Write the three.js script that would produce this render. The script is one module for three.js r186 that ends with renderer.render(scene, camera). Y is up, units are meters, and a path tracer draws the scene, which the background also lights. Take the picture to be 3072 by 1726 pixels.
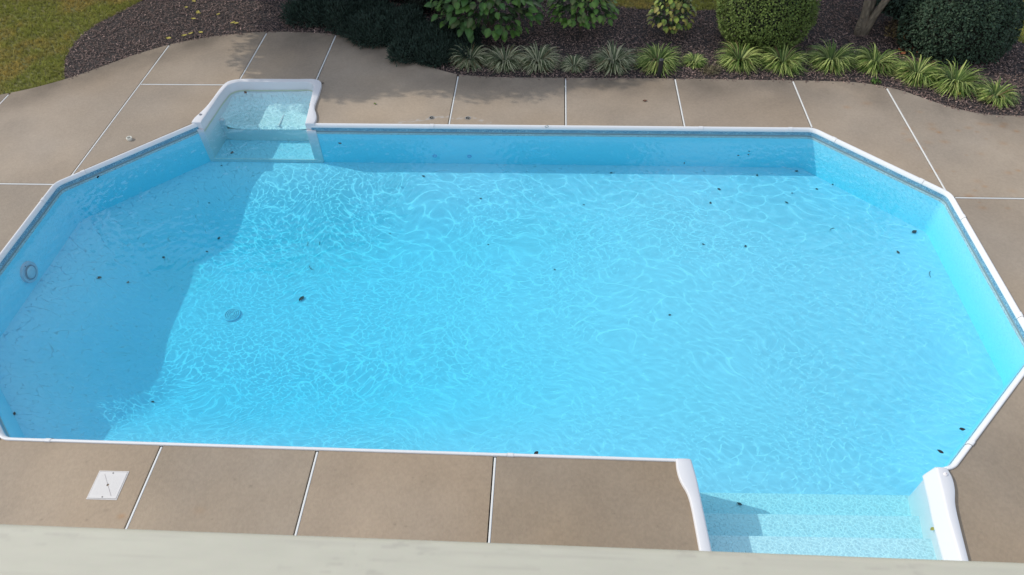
import * as THREE from 'three';
import { mergeGeometries, mergeVertices, toCreasedNormals } from 'three/addons/utils/BufferGeometryUtils.js';
import { RoundedBoxGeometry } from 'three/addons/geometries/RoundedBoxGeometry.js';

// ---------------------------------------------------------------- camera, sky, sun, exposure
const scene = new THREE.Scene();
const camera = new THREE.PerspectiveCamera(44.58, 1024 / 575, 0.05, 1200);
camera.position.set(0, 5.4, 0);
camera.rotation.set(-0.82809, 0.071992, -0.0328907, 'YXZ');
camera.focus = 8.2; camera.userData.fStop = 26;
const SUN = new THREE.Vector3(-1.35, 1, -0.33).normalize();
const sun = new THREE.DirectionalLight(new THREE.Color().setRGB(1, 0.95, 0.85), 3.3);
sun.position.copy(SUN).multiplyScalar(60); sun.target.position.set(0, 0, -6);
sun.position.add(sun.target.position);
sun.castShadow = true; sun.shadow.radius = 1; sun.shadow.mapSize.set(4096, 4096);
Object.assign(sun.shadow.camera, { left: -16, right: 16, top: 16, bottom: -16, near: 1, far: 140 });
scene.add(sun, sun.target);
const renderer = new THREE.WebGLRenderer({ antialias: true });
renderer.setSize(1024, 575);
renderer.shadowMap.enabled = true;
renderer.toneMapping = THREE.LinearToneMapping;
renderer.toneMappingExposure = 0.83;

// ---------------------------------------------------------------- small tools
function rngOf(seed) { let a = seed >>> 0; return () => { a = (a + 0x6D2B79F5) | 0; let t = Math.imul(a ^ (a >>> 15), 1 | a); t = (t + Math.imul(t ^ (t >>> 7), 61 | t)) ^ t; return ((t ^ (t >>> 14)) >>> 0) / 4294967296; }; }
const clamp = (x, a, b) => Math.min(b, Math.max(a, x)), lerp = (a, b, t) => a + (b - a) * t;
const smooth = (a, b, x) => { const t = clamp((x - a) / (b - a), 0, 1); return t * t * (3 - 2 * t); };
const toS = (c) => (c <= 0.0031308 ? 12.92 * c : 1.055 * Math.pow(Math.max(c, 0), 1 / 2.4) - 0.055);
// value noise that repeats every `period` cells
function noiseOf(seed, period) {
  const r = rngOf(seed), g = new Float32Array(period * period); for (let i = 0; i < g.length; i++) g[i] = r();
  return (x, y) => {
    const xi = Math.floor(x), yi = Math.floor(y); let fx = x - xi, fy = y - yi; fx = fx * fx * (3 - 2 * fx); fy = fy * fy * (3 - 2 * fy);
    const w = (v) => ((v % period) + period) % period, x0 = w(xi), x1 = w(xi + 1), y0 = w(yi) * period, y1 = w(yi + 1) * period;
    return (g[y0 + x0] * (1 - fx) + g[y0 + x1] * fx) * (1 - fy) + (g[y1 + x0] * (1 - fx) + g[y1 + x1] * fx) * fy;
  };
}
const N64 = noiseOf(11, 64), N256 = noiseOf(12, 256);
function fbm(x, y, oct = 4) { let s = 0, a = 0.5, f = 1; for (let i = 0; i < oct; i++) { s += a * N256(x * f + i * 17.3, y * f + i * 9.1); f *= 2; a *= 0.5; } return s / (1 - Math.pow(0.5, oct)); }
function dataTex(w, h, fn, srgb) {                        // fn(u, v) -> [r, g, b] linear, or one height
  const d = new Uint8Array(w * h * 4);
  for (let j = 0; j < h; j++) for (let i = 0; i < w; i++) {
    const c = fn((i + 0.5) / w, (j + 0.5) / h), k = (j * w + i) * 4;
    for (let q = 0; q < 3; q++) { const v = typeof c === 'number' ? c : c[q]; d[k + q] = clamp(Math.round(255 * (srgb ? toS(v) : v)), 0, 255); }
    d[k + 3] = 255;
  }
  const t = new THREE.DataTexture(d, w, h, THREE.RGBAFormat); t.wrapS = t.wrapT = THREE.RepeatWrapping; t.magFilter = THREE.LinearFilter; t.minFilter = THREE.LinearMipmapLinearFilter; t.generateMipmaps = true;
  if (srgb) t.colorSpace = THREE.SRGBColorSpace; t.needsUpdate = true; return t;
}
const taken = {};
function numbered(n) { const k = taken[n] = (taken[n] ?? -1) + 1; return k ? `${n}_${String(k).padStart(3, '0')}` : n; }
function tag(o, label, category, group, kind) { const u = { label, category, group, kind }; for (const k in u) if (u[k]) o.userData[k] = u[k]; return o; }
function thing(name, label, category, p = [0, 0, 0], group) { const o = new THREE.Group(); o.name = numbered(name); o.position.set(...p); scene.add(o); return tag(o, label, category, group); }
function part(name, geo, mat, parent = scene, label) { const m = new THREE.Mesh(geo, mat); m.name = parent === scene ? numbered(name) : name; m.castShadow = m.receiveShadow = true; if (label) m.userData.label = label; parent.add(m); return m; }
const rgb = (r, g, b) => new THREE.Color().setRGB(r, g, b);
const std = (c, rough = 0.8, more = {}) => new THREE.MeshStandardMaterial({ color: rgb(...c), roughness: rough, metalness: 0, ...more });
function planarUV(geo, s = 1, ox = 0, oz = 0) { const p = geo.attributes.position, uv = new Float32Array(p.count * 2); for (let i = 0; i < p.count; i++) { uv[2 * i] = (p.getX(i) + ox) / s; uv[2 * i + 1] = -(p.getZ(i) + oz) / s; } geo.setAttribute('uv', new THREE.BufferAttribute(uv, 2)); return geo; }
function boxUV(geo, s = 1) {                                // each face mapped along its own plane, in metres / s
  const g = geo.index ? geo.toNonIndexed() : geo, p = g.attributes.position, n = g.attributes.normal, uv = new Float32Array(p.count * 2);
  for (let i = 0; i < p.count; i += 3) {
    const ax = Math.abs(n.getX(i) + n.getX(i + 1) + n.getX(i + 2)), ay = Math.abs(n.getY(i) + n.getY(i + 1) + n.getY(i + 2)), az = Math.abs(n.getZ(i) + n.getZ(i + 1) + n.getZ(i + 2));
    for (let k = i; k < i + 3; k++) { const x = p.getX(k), y = p.getY(k), z = p.getZ(k), c = ay >= ax && ay >= az ? [x, -z] : ax >= az ? [z, y] : [x, y]; uv[2 * k] = c[0] / s; uv[2 * k + 1] = c[1] / s; }
  }
  g.setAttribute('uv', new THREE.BufferAttribute(uv, 2)); return g;
}
const box = (w, h, d, x, y, z, r = 0.006) => new RoundedBoxGeometry(w, h, d, 2, Math.min(r, w / 2.1, h / 2.1, d / 2.1)).translate(x, y, z);
// outline in plan (x, z) -> slab between y0 and y1 with a small bevel
function planSlab(pts, y0, y1, bevel = 0.004, holes = []) {
  const sh = new THREE.Shape(pts.map(([x, z]) => new THREE.Vector2(x, -z)));
  for (const h of holes) sh.holes.push(new THREE.Path(h.map(([x, z]) => new THREE.Vector2(x, -z))));
  const g = new THREE.ExtrudeGeometry(sh, { depth: y1 - y0 - (bevel ? 2 * bevel : 0), bevelEnabled: bevel > 0, bevelSize: bevel, bevelThickness: bevel, bevelOffset: -bevel, bevelSegments: 2, curveSegments: 4 });
  g.rotateX(-Math.PI / 2); g.translate(0, y0 + (bevel || 0), 0); return g;
}
// rows of points -> skin (rows[i][j] = [x, y, z])
function skin(rows, closed = false, uvs = null) {
  const pos = [], uv = [], idx = [], m = rows[0].length;
  rows.forEach((r, i) => r.forEach((p, j) => { pos.push(...p); uv.push(...(uvs ? uvs[i][j] : [j / (m - 1), i / (rows.length - 1)])); }));
  for (let i = 0; i + 1 < rows.length; i++) for (let j = 0; j + (closed ? 0 : 1) < m; j++) { const a = i * m + j, b = i * m + (j + 1) % m, c = a + m, d = b + m; idx.push(a, b, d, a, d, c); }
  const g = new THREE.BufferGeometry(); g.setAttribute('position', new THREE.Float32BufferAttribute(pos, 3)); g.setAttribute('uv', new THREE.Float32BufferAttribute(uv, 2)); g.setIndex(idx); g.computeVertexNormals(); return g;
}
function upward(g) { if (g.attributes.normal.getY(Math.floor(g.attributes.normal.count / 2)) < 0) { const ix = g.index.array; for (let i = 0; i < ix.length; i += 3) { const t = ix[i]; ix[i] = ix[i + 1]; ix[i + 1] = t; } g.computeVertexNormals(); } return g; }
function tube(points, radii, seg = 8) {                     // tapered limb through points, with closed ends
  const rows = [], P = points.map((p) => new THREE.Vector3(...p)); let side = new THREE.Vector3(1, 0, 0.3);
  P.forEach((p, i) => {
    const t = P[Math.min(i + 1, P.length - 1)].clone().sub(P[Math.max(i - 1, 0)]).normalize(); side.addScaledVector(t, -side.dot(t)).normalize(); const up = t.clone().cross(side);
    rows.push([...Array(seg)].map((_, k) => { const a = (k / seg) * Math.PI * 2; return p.clone().addScaledVector(side, Math.cos(a) * radii[i]).addScaledVector(up, Math.sin(a) * radii[i]).toArray(); }));
  });
  rows.unshift(rows[0].map(() => points[0])); rows.push(rows[rows.length - 1].map(() => points[points.length - 1]));
  return skin(rows, true);
}

// ---------------------------------------------------------------- sky
{
  const W = 1024, H = 512, d = new Float32Array(W * H * 4), v = new THREE.Vector3();
  for (let j = 0; j < H; j++) for (let i = 0; i < W; i++) {
    const el = ((j + 0.5) / H - 0.5) * Math.PI, az = ((i + 0.5) / W - 0.5) * 2 * Math.PI, k = (j * W + i) * 4;
    v.set(Math.cos(el) * Math.cos(az), Math.sin(el), Math.cos(el) * Math.sin(az));
    const up = Math.max(v.y, 0), hz = Math.pow(1 - up, 3.2), cs = Math.max(v.dot(SUN), 0), glow = 0.45 * Math.pow(cs, 10) + 0.15 * Math.pow(cs, 3);
    let c = [lerp(0.47, 0.9, hz), lerp(0.58, 0.95, hz), lerp(0.76, 1.01, hz)];
    const q = 0.55 + 0.9 * up, cl = smooth(0.5, 0.78, fbm(v.x / q * 2.2 + 7, v.z / q * 2.2 + 3, 5)) * smooth(0.02, 0.25, v.y) * 0.75;
    c = c.map((x, n) => lerp(x, [1.05, 1.06, 1.08][n], cl) * 1.12 + glow * [1, 0.92, 0.8][n]);
    if (v.y < 0) c = [0.2, 0.21, 0.17];
    for (let n = 0; n < 3; n++) d[k + n] = c[n] * 1.18; d[k + 3] = 1;
  }
  const t = new THREE.DataTexture(d, W, H, THREE.RGBAFormat, THREE.FloatType); t.mapping = THREE.EquirectangularReflectionMapping; t.magFilter = THREE.LinearFilter; t.needsUpdate = true;
  scene.background = t; scene.environment = t;
}

// ---------------------------------------------------------------- plan of the place (metres; x right, z towards the house)
const EDGE = [[-12, -7.7], [-9.2, -8.1], [-7.93, -8.5], [-7.55, -8.67], [-7.17, -8.92], [-6.94, -9.11], [-6.68, -9.38], [-6.34, -9.7], [-5.95, -9.98], [-5.45, -10.2], [-4.71, -10.37], [-4.22, -10.38], [-3.73, -10.35], [-3.4, -10.3], [-2.97, -10.15], [-2.72, -10.02], [-2.38, -9.82], [-2.03, -9.53], [-1.7, -9.28], [-1.34, -9.12], [-0.95, -9.07], [-0.55, -9.05], [0.22, -9.05], [1.77, -9.05], [3.07, -9.02], [3.75, -9.01], [4.29, -8.98], [4.54, -8.91], [4.78, -8.82], [5, -8.65], [5.25, -8.43], [5.41, -8.34], [5.63, -8.23], [5.87, -8.19], [6.21, -8.18], [9, -8.1]];
const zEdge = (x) => { let i = 0; while (i < EDGE.length - 2 && EDGE[i + 1][0] < x) i++; const a = EDGE[i], b = EDGE[i + 1]; return lerp(a[1], b[1], (x - a[0]) / (b[0] - a[0])); };
const edgeRun = (x0, x1) => { const n = Math.max(3, Math.ceil((x1 - x0) / 0.1)), o = []; for (let i = 0; i <= n; i++) { const x = lerp(x0, x1, i / n); o.push([x, (zEdge(x - 0.1) + zEdge(x) + zEdge(x + 0.1)) / 3]); } return o; };
const A = [-4.79, -7.86], D = [3.43, -7.86], E = [4.7, -6.57], F = [4.7, -4.27], G = [3.41, -2.98], H = [-4.81, -2.98], C = [-6.11, -4.27], B = [-6.11, -6.54];
// path through corners, rounded with radius r, moved inward (to the right of travel) by d
function ring(corners, d, r, open = true) {
  const n = corners.length, off = [], L = (i) => { const a = corners[i], b = corners[(i + 1) % n], l = Math.hypot(b[0] - a[0], b[1] - a[1]); return { a, t: [(b[0] - a[0]) / l, (b[1] - a[1]) / l], l }; };
  const nrm = (t) => [-t[1], t[0]];
  const out = [], meet = (p, q) => { const np = nrm(p.t), nq = nrm(q.t), p0 = [p.a[0] + np[0] * d, p.a[1] + np[1] * d], q0 = [q.a[0] + nq[0] * d, q.a[1] + nq[1] * d], c = p.t[0] * q.t[1] - p.t[1] * q.t[0], s = ((q0[0] - p0[0]) * q.t[1] - (q0[1] - p0[1]) * q.t[0]) / c; return [p0[0] + p.t[0] * s, p0[1] + p.t[1] * s]; };
  for (let i = 0; i < n; i++) {
    if (open && (i === 0 || i === n - 1)) { const s = L(i ? n - 2 : 0), m = nrm(s.t); out.push([corners[i][0] + m[0] * d, corners[i][1] + m[1] * d]); continue; }
    const p = L((i + n - 1) % n), q = L(i), v = meet(p, q), turn = Math.acos(clamp(p.t[0] * q.t[0] + p.t[1] * q.t[1], -1, 1)), rr = Math.max(0.02, r - d), k = rr * Math.tan(turn / 2), ca = [v[0] - p.t[0] * k + nrm(p.t)[0] * rr, v[1] - p.t[1] * k + nrm(p.t)[1] * rr], a0 = Math.atan2(-nrm(p.t)[1], -nrm(p.t)[0]);
    for (let s = 0; s <= 6; s++) { const a = a0 + turn * s / 6; out.push([ca[0] + Math.cos(a) * rr, ca[1] + Math.sin(a) * rr]); }
  }
  return out;
}
const runFar = [[-3.2, -7.86], D, E, F, G, [3.36, -2.98]], runNear = [[1.2, -2.98], H, C, B, [-4.79, -7.85]];
const WATER = -0.112, FLOOR = -0.6;

// ---------------------------------------------------------------- textures of the ground
const stains = []; { const r = rngOf(5); for (let i = 0; i < 46; i++) stains.push([4.5 + r() * 1.8, -8.0 + r() * 1.7, 0.015 + r() * 0.05, 0.25 + r() * 0.6]); stains.push([-3.42, -2.33, 0.03, 0.9], [-2.8, -2.4, 0.05, 0.25], [4.28, -8.45, 0.06, 0.5], [3.98, -8.35, 0.05, 0.5], [4.9, -8.25, 0.04, 0.35]); for (let i = 0; i < 60; i++) stains.push([-4.7 + r() * 9.5, -2.9 + r() * 0.9, 0.006 + r() * 0.012, -0.5]); }
const scuffs = [[-2.0, -7.9, -1.62, -8.0], [-1.56, -8.02, -1.38, -8.05], [-1.3, -8.0, -1.13, -8.04], [-1.06, -8.03, -0.8, -7.91]];
const deckColor = dataTex(1792, 1434, (u, v) => {
  const x = u * 20 - 10, z = -(v * 16 - 2);
  let k = 1 + 0.4 * (fbm(x * 0.5 + 40, z * 0.5 + 40, 4) - 0.5) + 0.24 * (fbm(x * 2.2 + 90, z * 2.2 + 10, 3) - 0.5) + 0.14 * (N256(x * 60, z * 60) - 0.5);
  const warm = fbm(x * 0.9 + 12, z * 0.9 + 70, 3) - 0.5;
  const near = smooth(-5, -3, z), e = z - zEdge(clamp(x, -11, 8.5));
  k *= 1 - 0.55 * (1 - smooth(0.02, 0.9, e)) * clamp(0.25 + 1.5 * (fbm(x * 1.8 + 3, z * 1.8, 4) - 0.3), 0, 1);   // grown-in dirt along the planting
  let c = [0.318 * k * (1 + 0.1 * warm), 0.25 * k * (1 - 0.03 * near), 0.186 * k * (1 - 0.16 * warm) * (1 - 0.08 * near)];
  for (const [x0, z0, x1, z1] of scuffs) { const dx = x1 - x0, dz = z1 - z0, t = clamp(((x - x0) * dx + (z - z0) * dz) / (dx * dx + dz * dz), 0, 1), d = Math.hypot(x - x0 - dx * t, z - z0 - dz * t); if (d < 0.04) { const q = (1 - d / 0.04) * smooth(0.35, 0.7, fbm(x * 22, z * 40, 3)) * 0.5; c = c.map((y) => lerp(y, 0.46, q)); } }
  for (const s of stains) { const dx = x - s[0], dz = z - s[1]; if (Math.abs(dx) < 0.3 && Math.abs(dz) < 0.3) { const q = Math.exp(-(dx * dx + dz * dz * 2) / (s[2] * s[2])) * Math.abs(s[3]) * (0.5 + fbm(x * 14, z * 14, 3)) * 0.8; c = s[3] > 0 ? [c[0] * (1 - 0.02 * q), c[1] * (1 - 0.3 * q), c[2] * (1 - 0.55 * q)] : c.map((y) => y * (1 - 0.6 * q)); } }
  return c;
}, true);
const gritBump = dataTex(512, 512, (u, v) => 0.5 + 0.5 * (N256(u * 256, v * 256) - 0.5) + 0.5 * (N64(u * 64, v * 64) - 0.5));
const deckMat = std([1, 1, 1], 0.88, { map: deckColor, bumpMap: (() => { const t = gritBump.clone(); t.repeat.set(20 / 0.7, 16 / 0.7); return t; })(), bumpScale: 0.0016 });
const slabUV = (g) => { const p = g.attributes.position, uv = new Float32Array(p.count * 2); for (let i = 0; i < p.count; i++) { uv[2 * i] = (p.getX(i) + 10) / 20; uv[2 * i + 1] = (2 - p.getZ(i)) / 16; } g.setAttribute('uv', new THREE.BufferAttribute(uv, 2)); return g; };

// ---------------------------------------------------------------- lawn, planting bed, deck
const lawnMat = std([1, 1, 1], 0.95, { map: dataTex(512, 512, (u, v) => { const k = 0.7 + 0.7 * N64(u * 64, v * 64) * N256(u * 256, v * 256), w = N64(u * 16 + 3, v * 16); return [0.14 * k + 0.03 * w, 0.15 * k, 0.045 * k]; }, true) });
{
  const hole = [[-6.3, -8.9], [4.3, -8.9], [4.9, -8.4], [5, -1.2], [-6.3, -1.2]], S = 450;
  const g = new THREE.ShapeGeometry(new THREE.Shape([[-S, -S], [S, -S], [S, S], [-S, S]].map((p) => new THREE.Vector2(...p)))); 
  const sh = new THREE.Shape([[-S, -S], [S, -S], [S, S], [-S, S]].map(([x, z]) => new THREE.Vector2(x, -z))); sh.holes.push(new THREE.Path(hole.map(([x, z]) => new THREE.Vector2(x, -z))));
  const lg = new THREE.ShapeGeometry(sh).rotateX(-Math.PI / 2).translate(0, -0.034, 0); g.dispose();
  tag(part('lawn', planarUV(lg, 2.3), lawnMat), 'olive green mown lawn behind the planting bed and pool deck', null, null, 'structure');
}
const BED = [[-7.2, -9.0], [-7.39, -9.37], [-7.48, -9.61], [-7.55, -10.04], [-7.54, -10.38], [-7.44, -10.72], [-7.21, -11.15], [-7.05, -11.5], [-6.6, -12.2], [-5.6, -12.9], [-3.5, -13.2], [-1.2, -12.6], [0, -11.7], [0.82, -11.36], [1.3, -11.22], [1.78, -11.16], [2.25, -11.14], [2.7, -11.17], [3.6, -11.6], [5.2, -12.0], [6.1, -11.4], [6.75, -10.55], [7.05, -10.1], [8, -9.3], [9, -8.7]];
const bedPoly = [...BED, ...edgeRun(-7.15, 8.9).reverse().map(([x, z]) => [x, z + 0.06])];
const inPoly = (p, P) => { let c = false; for (let i = 0, j = P.length - 1; i < P.length; j = i++) if ((P[i][1] > p[1]) !== (P[j][1] > p[1]) && p[0] < (P[j][0] - P[i][0]) * (p[1] - P[i][1]) / (P[j][1] - P[i][1]) + P[i][0]) c = !c; return c; };
{
  const soil = std([1, 1, 1], 0.95, { map: dataTex(512, 512, (u, v) => { const k = 0.35 + 0.9 * N256(u * 256, v * 256) * (0.4 + N64(u * 64, v * 64)); return [0.045 * k, 0.034 * k, 0.032 * k]; }, true), bumpMap: gritBump, bumpScale: 0.01 });
  tag(part('mulch_bed', planarUV(new THREE.ShapeGeometry(new THREE.Shape(bedPoly.map(([x, z]) => new THREE.Vector2(x, -z)))).rotateX(-Math.PI / 2).translate(0, -0.022, 0), 1.6), soil), 'dark mulched planting bed between deck and lawn', null, null, 'structure');
}
{ // bark chips
  const r = rngOf(21), g = new THREE.BoxGeometry(1, 1, 1, 2, 1, 1); { const p = g.attributes.position; for (let i = 0; i < p.count; i++) if (Math.abs(p.getX(i)) < 0.1) p.setY(i, p.getY(i) + 0.5); g.computeVertexNormals(); }
  const spots = []; while (spots.length < 46000) { const x = -7.7 + r() * 15.3, z = -12.6 + r() * 4.6; if (inPoly([x, z], bedPoly)) spots.push([x, z]); }
  const im = new THREE.InstancedMesh(g, std([1, 1, 1], 0.9), spots.length), m = new THREE.Matrix4(), q = new THREE.Quaternion(), e = new THREE.Euler();
  spots.forEach(([x, z], i) => { const l = 0.014 + 0.045 * r() * r(); q.setFromEuler(e.set((r() - 0.5) * 1.2, r() * 6.3, (r() - 0.5) * 0.9)); m.compose(new THREE.Vector3(x, -0.018 + r() * 0.022, z), q, new THREE.Vector3(l, 0.003 + r() * 0.004, 0.004 + r() * 0.008)); im.setMatrixAt(i, m); const k = 0.5 + r() * 0.9 + (r() > 0.95 ? 1.6 : 0); im.setColorAt(i, rgb(0.19 * k, 0.128 * k, 0.108 * k)); });
  im.name = 'bark_mulch'; im.castShadow = im.receiveShadow = true; scene.add(tag(im, 'dark shredded bark mulch covering the planting bed', null, null, 'stuff'));
}
{ // grass of the lawn
  const r = rngOf(22), pos = [], col = []; for (let i = 0; i < 9; i++) { const a = r() * 6.28, d = r() * 0.018, x = Math.cos(a) * d, z = Math.sin(a) * d, h = 0.02 + r() * 0.025, b = r() * 6.28, w = 0.0022, lx = Math.cos(b) * h * 0.7, lz = Math.sin(b) * h * 0.7; pos.push(x - w, 0, z, x + w, 0, z + w, x + lx, h, z + lz); for (let k = 0; k < 3; k++) { const t = k === 2 ? 1.25 : 0.7; col.push(t, t, t); } }
  const g = new THREE.BufferGeometry(); g.setAttribute('position', new THREE.Float32BufferAttribute(pos, 3)); g.setAttribute('color', new THREE.Float32BufferAttribute(col, 3)); g.computeVertexNormals();
  const spots = [], zone = [[-10.6, -7, -12.4, -8.0, 24000], [0.4, 3.4, -12.3, -11, 7000], [6.3, 8.6, -12.2, -9.2, 8000]];
  for (const [x0, x1, z0, z1, n] of zone) for (let i = 0; i < n; i++) { const p = [lerp(x0, x1, r()), lerp(z0, z1, r())]; if (!inPoly(p, bedPoly) && p[1] < zEdge(p[0]) - 0.01) spots.push(p); }
  const im = new THREE.InstancedMesh(g, std([1, 1, 1], 0.85, { side: THREE.DoubleSide, vertexColors: true }), spots.length), m = new THREE.Matrix4(), q = new THREE.Quaternion(), up = new THREE.Vector3(0, 1, 0);
  spots.forEach(([x, z], i) => { const s = 0.8 + r() * 0.7; m.compose(new THREE.Vector3(x, -0.033, z), q.setFromAxisAngle(up, r() * 6.28), new THREE.Vector3(s, s, s)); im.setMatrixAt(i, m); const d = fbm(x * 1.7 + 30, z * 1.7 + 30, 4), k = 0.6 + r() * 0.8, w = smooth(0.4, 0.7, d) * 0.8 + r() * 0.25; im.setColorAt(i, rgb(lerp(0.33, 0.5, w) * k, lerp(0.345, 0.38, w) * k, lerp(0.07, 0.11, w) * k)); });
  im.name = 'lawn_grass'; im.castShadow = im.receiveShadow = true; scene.add(tag(im, 'short olive grass blades of the lawn around the bed', null, null, 'stuff'));
}
const deck = thing('pool_deck', 'tan concrete pool deck of large slabs with white joint strips'); deck.userData.kind = 'structure';
const white = std([0.7, 0.69, 0.69], 0.45), whiteStrip = std([0.66, 0.65, 0.63], 0.6);
{
  const q = 0.0155, slabs = [
    [...edgeRun(-11.8, -7.8), [-7.8, -6.52 - q], [-11.8, -6.52 - q]],
    [...edgeRun(-7.776, -5.97 - q), [-5.985, -6.69], [-6.1, -6.56], [-6.11, -6.52 - q], [-7.776, -6.52 - q]],
    [[-11.8, -6.52 + q], [-6.1, -6.52 + q], [-6.1, -4.25], [-4.83, -2.98], [-4.83 - q, -0.3], [-11.8, -0.3]],
    [...edgeRun(-5.97 + q, -4.53 - q), [-4.53 - q, -8.81 - q], [-5.97 + q, -8.81 - q]],
    [[-5.97 + q, -8.81 + q], [-4.66, -8.81 + q], [-4.75, -8.2], [-4.8, -7.95], [-4.84, -7.84], [-5.95, -6.73]],
    [...edgeRun(-4.53 + q, -3.4 - q), [-3.4 - q, -8.86], [-4.53 + q, -8.86]],
    [...edgeRun(-3.4 + q, -1.34 - q), [-1.34 - q, -7.84], [-3.2, -7.84], [-3.34, -8.3], [-3.37, -8.82]],
    [...edgeRun(-1.34 + q, 0.215 - q), [0.215 - q, -7.84], [-1.34 + q, -7.84]],
    [...edgeRun(0.215 + q, 1.77 - q), [1.77 - q, -7.84], [0.215 + q, -7.84]],
    [...edgeRun(1.77 + q, 3.41 - q), [3.41 - q, -7.84], [1.77 + q, -7.84]],
    [...edgeRun(3.41 + q, 4.65 - q), [4.65 - q, -6.6], [3.41 + q, -7.84]],
    [...edgeRun(4.65 + q, 8.9), [8.9, -6.5 - q], [4.68, -6.5 - q], [4.65 + q, -6.58]],
    [[4.68, -6.5 + q], [8.9, -6.5 + q], [8.9, -0.3], [3.2, -0.3], [3.2, -2.2], [3.3, -2.6], [3.33, -2.96], [3.39, -2.99], [4.68, -4.25]],
  ];
  const nx = [-4.83, -3.34, -1.955, -0.41]; nx.forEach((x, i) => slabs.push(i < 3 ? [[x + q, -3.0], [nx[i + 1] - q, -3.0], [nx[i + 1] - q, -0.3], [x + q, -0.3]] : [[x + q, -3.0], [1.16, -3.0], [1.18, -2.75], [1.24, -2.6], [1.29, -1.62], [3.1, -1.62], [3.1, -0.3], [x + q, -0.3]]));
  const tr = rngOf(61); for (const s of slabs) { const m = deckMat.clone(), k = 0.93 + 0.12 * tr(), w = (tr() - 0.5) * 0.04; m.color.setRGB(k * (1 + w), k, k * (1 - w)); part('slab', slabUV(planSlab(s, -0.1, 0, 0.004)), m, deck); }
  const strips = [[-7.79, zEdge(-7.79) + 0.05, -7.79, -6.53], [-5.97, -9.93, -5.97, -6.64], [-5.95, -8.81, -4.7, -8.81], [-11, -6.52, -6.1, -6.52], [-4.53, -10.33, -4.53, -8.95], [-3.4, -10.26, -3.4, -8.95], [-1.34, -9.07, -1.34, -7.87], [0.215, -9.03, 0.215, -7.87], [1.77, -9.03, 1.77, -7.87], [3.41, -8.99, 3.41, -7.88], [4.65, -8.82, 4.65, -6.63], [4.72, -6.5, 8.8, -6.5], [-4.83, -2.97, -4.83, -0.4], [-3.34, -2.97, -3.34, -0.4], [-1.955, -2.97, -1.955, -0.4], [-0.41, -2.97, -0.41, -0.4]];
  for (const [x0, z0, x1, z1] of strips) { const l = Math.hypot(x1 - x0, z1 - z0), g = box(l, 0.05, 0.0185, 0, -0.024, 0, 0.005).rotateY(-Math.atan2(z1 - z0, x1 - x0)).translate((x0 + x1) / 2 + (x0 === x1 ? 0.004 : 0), 0, (z0 + z1) / 2); part('joint_strip', g, whiteStrip, deck); }
  part('subgrade', planSlab([[-11.8, -7.7], [-7.6, -8.4], [-6.2, -9.4], [-4.6, -10.2], [-3.4, -10.15], [-2, -9.4], [-1.3, -8.99], [3.6, -8.9], [5, -8.5], [5.6, -8.1], [8.9, -8.05], [8.9, -0.35], [-11.8, -0.35]], -0.14, -0.102, 0, [[[-6.14, -6.5], [-4.84, -7.84], [-4.84, -9.0], [-3.1, -9.0], [-3.1, -7.9], [3.44, -7.9], [4.74, -6.58], [4.74, -4.25], [3.45, -2.92], [3.45, -1.5], [1.1, -1.5], [1.1, -2.94], [-4.84, -2.94], [-6.14, -4.25]]]), std([0.06, 0.05, 0.045], 1), deck);
}

// ---------------------------------------------------------------- caustic light put into the normals of liner and steps
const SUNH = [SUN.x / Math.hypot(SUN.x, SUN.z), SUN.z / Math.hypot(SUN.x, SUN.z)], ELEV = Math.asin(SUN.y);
function causticTile(N, seed, kMin, kMax, waves, strength) {   // caustic brightness: where a rippled sheet gathers parallel rays
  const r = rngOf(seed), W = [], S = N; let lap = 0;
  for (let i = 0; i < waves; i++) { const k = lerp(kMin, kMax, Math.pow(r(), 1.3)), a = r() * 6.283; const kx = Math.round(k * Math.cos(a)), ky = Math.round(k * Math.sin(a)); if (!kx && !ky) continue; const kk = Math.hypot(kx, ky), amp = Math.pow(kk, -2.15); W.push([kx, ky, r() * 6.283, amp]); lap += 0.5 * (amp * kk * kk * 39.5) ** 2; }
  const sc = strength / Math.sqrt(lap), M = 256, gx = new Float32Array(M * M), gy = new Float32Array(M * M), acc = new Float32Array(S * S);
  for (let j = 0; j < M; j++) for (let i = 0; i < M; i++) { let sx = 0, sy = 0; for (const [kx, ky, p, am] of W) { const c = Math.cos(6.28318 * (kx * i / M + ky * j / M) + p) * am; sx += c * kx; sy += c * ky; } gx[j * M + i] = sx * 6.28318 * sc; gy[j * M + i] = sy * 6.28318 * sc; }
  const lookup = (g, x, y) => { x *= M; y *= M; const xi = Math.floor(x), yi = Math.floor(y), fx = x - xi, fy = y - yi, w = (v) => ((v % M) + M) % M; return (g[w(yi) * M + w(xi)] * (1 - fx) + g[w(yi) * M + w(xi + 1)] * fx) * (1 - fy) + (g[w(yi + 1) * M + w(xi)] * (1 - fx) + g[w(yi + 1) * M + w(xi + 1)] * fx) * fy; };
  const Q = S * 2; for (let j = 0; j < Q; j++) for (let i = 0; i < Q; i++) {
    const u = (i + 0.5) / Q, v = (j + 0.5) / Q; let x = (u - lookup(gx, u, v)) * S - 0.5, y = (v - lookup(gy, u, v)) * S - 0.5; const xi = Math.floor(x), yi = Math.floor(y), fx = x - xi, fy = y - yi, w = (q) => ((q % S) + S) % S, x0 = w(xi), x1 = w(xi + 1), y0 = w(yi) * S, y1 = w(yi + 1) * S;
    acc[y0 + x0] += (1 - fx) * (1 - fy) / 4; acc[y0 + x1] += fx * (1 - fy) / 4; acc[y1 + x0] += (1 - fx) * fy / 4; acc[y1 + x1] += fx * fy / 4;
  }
  return (u, v) => lookupIn(acc, S, u, v);
}
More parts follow.
